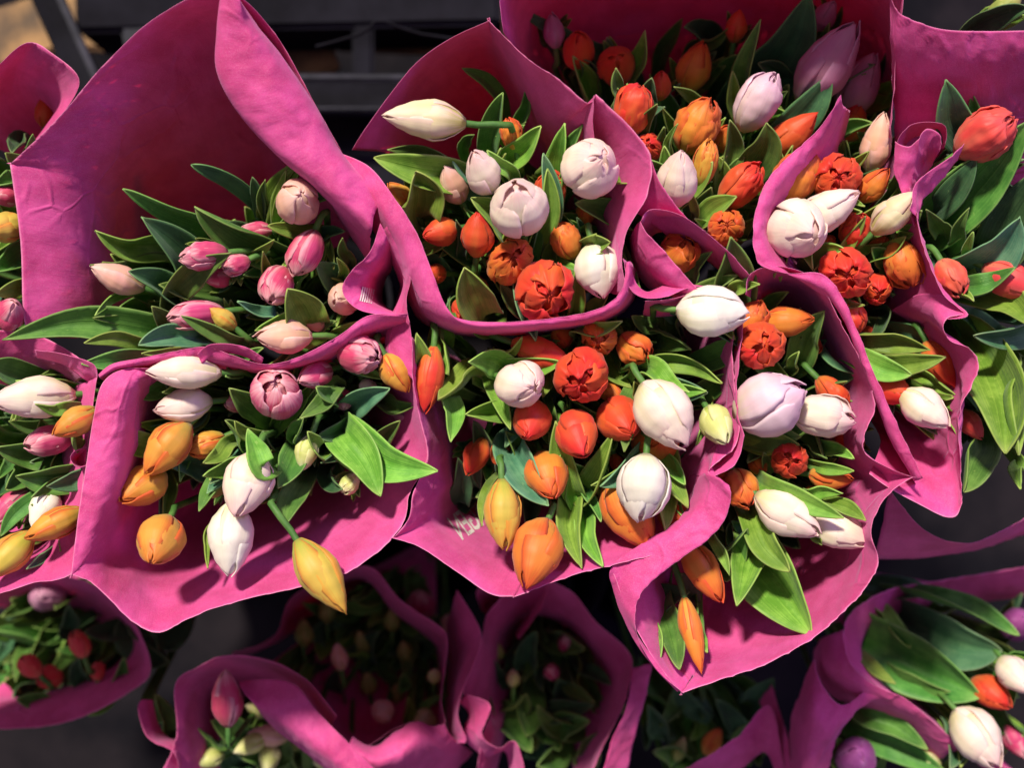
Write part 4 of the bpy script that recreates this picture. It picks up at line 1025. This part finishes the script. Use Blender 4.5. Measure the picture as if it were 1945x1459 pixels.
  '''455,1295,-17 500,1290,-13 560,1300,-12.5 600,1350,-12.5 650,1400,-12.5 700,1450,-12.5 740,1490,-12.5
  /462,1310,-13 490,1340,-12 540,1380,-12 590,1420,-12 640,1455,-12 700,1500,-12
  /480,1330,-16 500,1360,-17 540,1400,-17 590,1440,-17 640,1480,-17 690,1520,-17''',
  '''268,1330,-16 262,1350,-15 280,1400,-15 330,1430,-15 340,1470,-15/290,1330,-18 300,1370,-19 320,1400,-19 345,1410,-18 350,1460,-18''' ] ),
 ('M', 'folded crimson paper wrap of the lower tier, bottom centre', [
  '''*440,1240,-26 520,1210,-25 560,1130,-28 690,1075,-24 760,1140,-22 835,1190,-22 850,1215,-21 846,1270,-20 838,1330,-19 845,1375,-18 820,1380,-18 790,1370,-18 750,1385,-18 690,1420,-18 640,1390,-17 590,1330,-18 540,1265,-20 480,1250,-22
  /470,1240,-34 540,1210,-36 575,1150,-38 690,1100,-38 750,1160,-36 810,1205,-36 830,1230,-36 832,1275,-35 828,1320,-34 825,1355,-32 800,1362,-30 775,1355,-30 745,1368,-30 700,1390,-30 655,1370,-30 620,1325,-32 570,1280,-33 510,1262,-34''',
  '''845,1375,-17 820,1380,-17 790,1370,-17 750,1390,-17 710,1418,-17 670,1400,-16.5/860,1400,-18 835,1415,-17 800,1410,-15.5 760,1440,-15 710,1455,-15 660,1430,-15/900,1430,-24 860,1470,-22 820,1490,-22 770,1500,-22 700,1510,-22 640,1490,-22''',
  '''868,1120,-22 905,1180,-20 915,1215,-19 900,1260,-18 880,1310,-17 870,1360,-17 884,1400,-17 884,1412,-17 /860,1150,-25 870,1200,-24 880,1240,-23 868,1290,-21 862,1330,-20 860,1380,-19 866,1400,-19 870,1410,-18/850,1180,-30 850,1220,-30 850,1260,-29 848,1300,-28 846,1340,-26 850,1380,-24 855,1400,-23 860,1410,-22'''] ),
 ('N', 'magenta paper wrap around leafy buds, bottom centre right', [
  '''*905,1460,-20 915,1400,-19 930,1350,-19 880,1320,-19 895,1270,-20 915,1215,-21 930,1160,-24 1000,1100,-25 1080,1120,-23 1130,1180,-22 1190,1235,-22 1200,1275,-21 1180,1350,-19 1150,1410,-18 1120,1480,-18
  /940,1470,-27 945,1420,-26 950,1370,-26 930,1335,-26 935,1290,-28 945,1240,-30 960,1200,-33 1005,1170,-34 1060,1180,-34 1100,1210,-33 1135,1250,-32 1145,1290,-31 1135,1340,-29 1110,1400,-28 1090,1470,-27''',
  '''1238,1260,-19 1225,1330,-18 1205,1400,-18 1190,1480,-18/1200,1270,-18 1190,1340,-16 1160,1410,-16 1140,1490,-16''',
  '''885,1320,-18 930,1340,-17 915,1395,-17 945,1420,-17 980,1410,-17 1000,1480,-17/870,1335,-20 890,1360,-20 880,1400,-20 920,1440,-21 960,1430,-21 970,1490,-21''',
  '''915,1160,-27 905,1120,-24 950,1095,-23 1040,1090,-23 1030,1150,-25 985,1215,-26/940,1180,-31 935,1150,-31 960,1140,-32 1010,1135,-32 1000,1170,-32 980,1200,-31'''] ),
 ('O', 'pink paper wrap in blur at the bottom edge', [
  '''1250,1490,-22 1320,1450,-20 1400,1400,-20 1460,1340,-21 1485,1440,-20 1500,1490,-19/1300,1530,-24 1340,1490,-23 1410,1460,-22 1450,1430,-22 1470,1470,-21 1480,1510,-21''',
  '''1465,1300,-25 1480,1350,-23 1495,1400,-20 1505,1480,-19/1440,1330,-27 1460,1380,-24 1480,1430,-21 1490,1500,-20'''] ),
 ('Q', 'crimson paper wrap with long curved band, bottom right', [
  '''*1950,1075,-22 1800,1100,-23 1690,1120,-22 1620,1160,-18 1600,1210,-16 1615,1260,-14.5 1660,1300,-14 1720,1330,-14 1780,1380,-14 1820,1420,-14 1870,1445,-14 1960,1470,-14
  /1950,1130,-29 1820,1150,-30 1730,1160,-28 1660,1185,-24 1635,1225,-21 1650,1270,-19 1690,1310,-18 1740,1340,-18 1790,1385,-18 1830,1425,-18 1880,1460,-18 1960,1490,-18''',
  '''1600,1195,-16 1612,1255,-14 1655,1298,-13.5 1720,1328,-13.5 1780,1380,-13.5 1830,1425,-13.5/1560,1215,-18 1570,1270,-16 1620,1315,-15 1680,1335,-15 1740,1370,-15 1800,1430,-15 /1545,1240,-23 1550,1290,-22 1590,1330,-21 1640,1350,-20 1700,1390,-20 1770,1450,-20''',
  '''1545,1250,-17 1560,1300,-15 1600,1340,-14 1650,1310,-14 1700,1325,-14/1520,1310,-18 1535,1350,-15 1560,1385,-14 1600,1375,-14 1640,1340,-15/1500,1370,-20 1510,1410,-17 1530,1440,-15 1560,1430,-15 1590,1400,-16/1495,1440,-22 1500,1480,-19 1520,1500,-17 1545,1490,-17 1570,1470,-18''',
  '''1690,930,-1 1760,1010,-6 1850,1030,-9 1960,975,-11/1660,1060,-12 1750,1060,-14 1850,1045,-16 1960,1010,-18'''] ),
]
# ------------------------------------------------------------------ build
# the setting
def box(name, c, s, mat, rz=0, parent=None, bev=.004, rx=0):
    bm = bmesh.new(); bmesh.ops.create_cube(bm, size=1)
    bmesh.ops.scale(bm, vec=s, verts=bm.verts)
    bmesh.ops.bevel(bm, geom=bm.edges[:], offset=bev, segments=2, affect='EDGES')
    me = bpy.data.meshes.new(name); bm.to_mesh(me); bm.free(); me.materials.append(mat)
    o = bpy.data.objects.new(name, me); COL.objects.link(o); o.location = c; o.rotation_euler = (rx, 0, rz)
    if parent: o.parent = parent
    return o
fl = mesh_obj('floor', [Vector((-6, -6, -.72)), Vector((6, -6, -.72)), Vector((6, 6, -.72)), Vector((-6, 6, -.72))], [(0, 1, 2, 3)], FLOOR, None, None, False)
tag(fl, kind='structure')
ROOT = {k: Vector((P(v[0], v[1], 0).x, P(v[0], v[1], 0).y, v[2] * .01)) for k, v in BQ.items()}
# backdrop seen past the papers at the top left: boards and dark rack
def thing(label, cat, name, group=None):
    e = bpy.data.objects.new(name, None); e.empty_display_size = .02; COL.objects.link(e); tag(e, label, cat, group); return e
def bar(name, a, b, r, mat, parent=None):
    return tube(name, [a, a.lerp(b, .5), b], r, r, mat, parent, 10, 4)
for (px, py, sx, sy, rz, lab) in (
    (40, 62, .10, .075, .3, 'blurred tan board in the far top left corner'),
    (205, 48, .12, .07, -.1, 'blurred tan board showing behind the dark slanted bars'),
    (575, 112, .085, .06, .35, 'small tan board piece right of the tall paper'),
    (830, 42, .26, .085, -.05, 'long tan board behind the wire and the metal rail')):
    o = box('wooden_board', P(px, py, -60), (sx, sy, .02), WOOD, rz); tag(o, lab, 'board', 'tan boards blurred behind the flowers')
o = box('crate', P(560, -25, -50), (.50, .13, .10), BLACKP, .02, None, .006); tag(o, 'black plastic crate top at the upper edge', 'crate')
rk = thing('dark metal display rack with two rails behind the flowers', 'rack', 'display_rack')
o = box('rail', P(700, 149, -42), (.38, .008, .012), METAL, 0, rk, .003)
o = box('rail', P(700, 208, -44), (.38, .005, .012), METAL, 0, rk, .002)
o = box('panel', P(720, 180, -46), (.38, .052, .006), BLACKP, 0, rk, .002)
o = box('panel', P(700, 260, -50), (.40, .12, .006), BLACKP, 0, rk, .002)
o = box('upright', P(690, 80, -46), (.026, .09, .012), BLACKP, 0, rk, .004)
sb = thing('dark slanted metal bars crossing at the top left', 'bars', 'slanted_rack')
o = box('bar', P(120, 60, -46), (.036, .22, .015), BLACKP, .42, sb, .004)
o = box('bar', P(148, 70, -44), (.008, .22, .010), METAL, .42, sb, .002)
o = box('bar', P(300, 30, -46), (.09, .14, .015), METAL, .2, sb, .004)
wi = tube('wire', [P(600, 88, -30), P(690, 62, -29), P(720, 38, -29), P(790, 62, -30), P(900, 78, -30)], .0018, .0018, BLACKP)
tag(wi, 'thin dark wire hanging before the long tan board', 'wire')
for k, (px, py, z, _, g) in BQ.items():
    r = ROOT[k]
    zt = r.z + (.06 if k in 'KLMNOQ' else .05); prof = [(0, -.70), (.055, -.70), (.060, -.69), (.078, zt), (.082, zt), (.082, zt - .008), (.076, zt - .010), (.056, -.68), (0, -.68)]
    zt = max(zt, -.62)
    prof = [(.0, -.71), (.055, -.71), (.060, -.70), (.078, zt), (.082, zt + .002), (.082, zt - .006), (.076, zt - .004), (.056, -.69), (0, -.69)]
    vs = [Vector((r.x + a * math.cos(q * math.pi / 12), r.y + a * math.sin(q * math.pi / 12), b)) for (a, b) in prof for q in range(24)]
    o = mesh_obj('flower_bucket', vs, grid(24, len(prof), 0, True), BLACKP)
    tag(o, 'black plastic bucket under the bunch ' + BQ[k][3].replace('in the ', 'of the '), 'bucket', 'black buckets under the bunches')
seed = 11
for ln in TU.strip().splitlines():
    g, d, lab = ln.split('|'); d = d.split(',')
    cx, cy, wp, an, le = [float(x) for x in d[:5]]
    seed += 1
    wp *= .96 if d[5] in 'YT' else 1.07 if d[5] in 'ROP' and wp < 100 else (1.03 if wp < 86 else 1.0)
    rt = ROOT[g] + Vector((random.Random(seed).uniform(-.02, .02), random.Random(seed + 5).uniform(-.02, .02), 0))
    z = float(d[7])
    tulip(g, cx, cy, wp, an, le, d[5], d[6], z, lab + ' ' + BQ[g][3], BQ[g][4], rt, seed)
for ln in LE.strip().splitlines():
    g, d = ln.split('|'); d = d.split(','); seed += 1
    v = [float(x) for x in d[:5]]
    leaf(g, *v, d[5], float(d[6]), float(d[7]), float(d[8]) if len(d) > 8 else None, ROOT[g], seed)
# leaves that clasp the heads from below
for ln in TU.strip().splitlines():
    g, d, lab = ln.split('|'); d = d.split(','); z = float(d[7]); wpx = float(d[2])
    if d[6] == 's' or g in 'KLMNO': continue
    rnd = random.Random(seed); seed += 1
    for k in range(rnd.choice((3, 3, 4))):
        if (float(d[0]), float(d[1])) == (608.0, 1095.0): continue
        a = R(float(d[3])) + rnd.choice((-1, 1)) * rnd.uniform(.5, 1.5); cx, cy = float(d[0]), float(d[1])
        r1 = wpx * rnd.uniform(.75, 1.05); b = R(float(d[3])) + rnd.uniform(-.4, .4)
        if g in 'GFH' and cy > 960: continue
        leaf(g, cx - math.cos(b) * wpx * .75, cy + math.sin(b) * wpx * .75, cx + math.cos(a) * r1, cy - math.sin(a) * r1,
             wpx * rnd.uniform(.42, .75), rnd.choice('llllmmb'), z - 6, z - rnd.uniform(.7, 2.2), None, ROOT[g], seed)
# deeper foliage of the same tulips, under the flowers
FIL = {'A': (430, 540, 210, 115, 40, -3), 'B': (990, 440, 190, 150, 26, -4), 'C': (1330, 240, 280, 190, 26, -7), 'D': (1620, 480, 130, 230, 30, -4),
       'E': (1860, 500, 80, 260, 22, -6), 'F': (1090, 790, 250, 190, 34, -4), 'G': (510, 830, 230, 120, 28, -4), 'H': (1470, 820, 150, 260, 34, -4),
       'I': (80, 840, 100, 170, 40, -4), 'J': (20, 440, 60, 150, 10, -5), 'K': (100, 1230, 160, 90, 34, -28), 'L': (500, 1400, 130, 70, 12, -22),
       'M': (700, 1240, 150, 120, 44, -33), 'N': (1050, 1320, 110, 130, 26, -29), 'O': (1350, 1370, 120, 90, 18, -30), 'Q': (1780, 1260, 150, 150, 22, -23)}
for g, (cx, cy, rx, ry, n, z0) in FIL.items():
    rnd = random.Random(ord(g))
    for k in range(int(n * 1.5)):
        a = rnd.uniform(0, 6.283); q = math.sqrt(rnd.random())
        bx, by = cx + rx * q * math.cos(a), cy + ry * q * math.sin(a)
        ox, oy = bx - (cx * .75 + 972 * .25), by - (cy * .75 + 729 * .25); l = math.hypot(ox, oy) + 1
        ln_ = rnd.uniform(50, 120); da = rnd.uniform(-.7, .7)
        dx, dy = ox / l, oy / l; dx, dy = dx * math.cos(da) - dy * math.sin(da), dx * math.sin(da) + dy * math.cos(da)
        z = z0 - rnd.uniform(0, 7); seed += 1
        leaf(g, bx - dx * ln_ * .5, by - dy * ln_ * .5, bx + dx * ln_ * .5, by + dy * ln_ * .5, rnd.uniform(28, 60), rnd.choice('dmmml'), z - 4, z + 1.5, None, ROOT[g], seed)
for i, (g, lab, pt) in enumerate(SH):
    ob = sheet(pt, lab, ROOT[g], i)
bpy.context.view_layer.update()
# print on the paper: pressed onto the inner face of the sheet it belongs to
from mathutils.bvhtree import BVHTree
def press(body, key, px, py, deg, size, fx, fy, rad=1.0):
    wf = [o for o in COL.objects if o.name.startswith('paper_wrap') and key in o.get('label', '')][0]
    bv = BVHTree.FromPolygons([v.co for v in wf.data.vertices], [tuple(p.vertices) for p in wf.data.polygons])
    tx = bpy.data.curves.new('printed_letters', 'FONT'); tx.body = body; tx.size = size; tx.offset = .0002 
    tx.align_x = 'CENTER'; tx.align_y = 'CENTER'; tx.space_character = .9; tx.fill_mode = 'FRONT' if hasattr(tx, 'fill_mode') else 'BOTH'
    t = bpy.data.objects.new('printed_letters', tx); COL.objects.link(t); bpy.context.view_layer.update()
    me = bpy.data.meshes.new_from_object(t.evaluated_get(bpy.context.evaluated_depsgraph_get()))
    bpy.data.objects.remove(t)
    tl = bpy.data.objects.new('printed_letters', me); COL.objects.link(tl)
    a = R(deg); C0 = P(px, py, 0); bm = bmesh.new(); bm.from_mesh(me)
    bmesh.ops.triangulate(bm, faces=bm.faces[:]); bmesh.ops.subdivide_edges(bm, edges=bm.edges[:], cuts=2, use_grid_fill=True)
    for v in bm.verts:
        x, y = v.co.x * fx, v.co.y * fy
        q = C0 + Vector((x * math.cos(a) - y * math.sin(a), x * math.sin(a) + y * math.cos(a), 0))
        dr = (q - Vector((0, 0, HC))).normalized(); h = bv.ray_cast(Vector((0, 0, HC)), dr)
        v.co = (h[0] - dr * .0011) if h[0] else q
    bm.to_mesh(me); bm.free(); me.materials.clear(); me.materials.append(PRINT); tl.parent = wf
press('AGEN', 'printed letters', 891, 990, 36, .030, -.36, 1.0)
press('IIIIII', 'long folded flap', 697, 562, -12, .016, .55, 1.0)
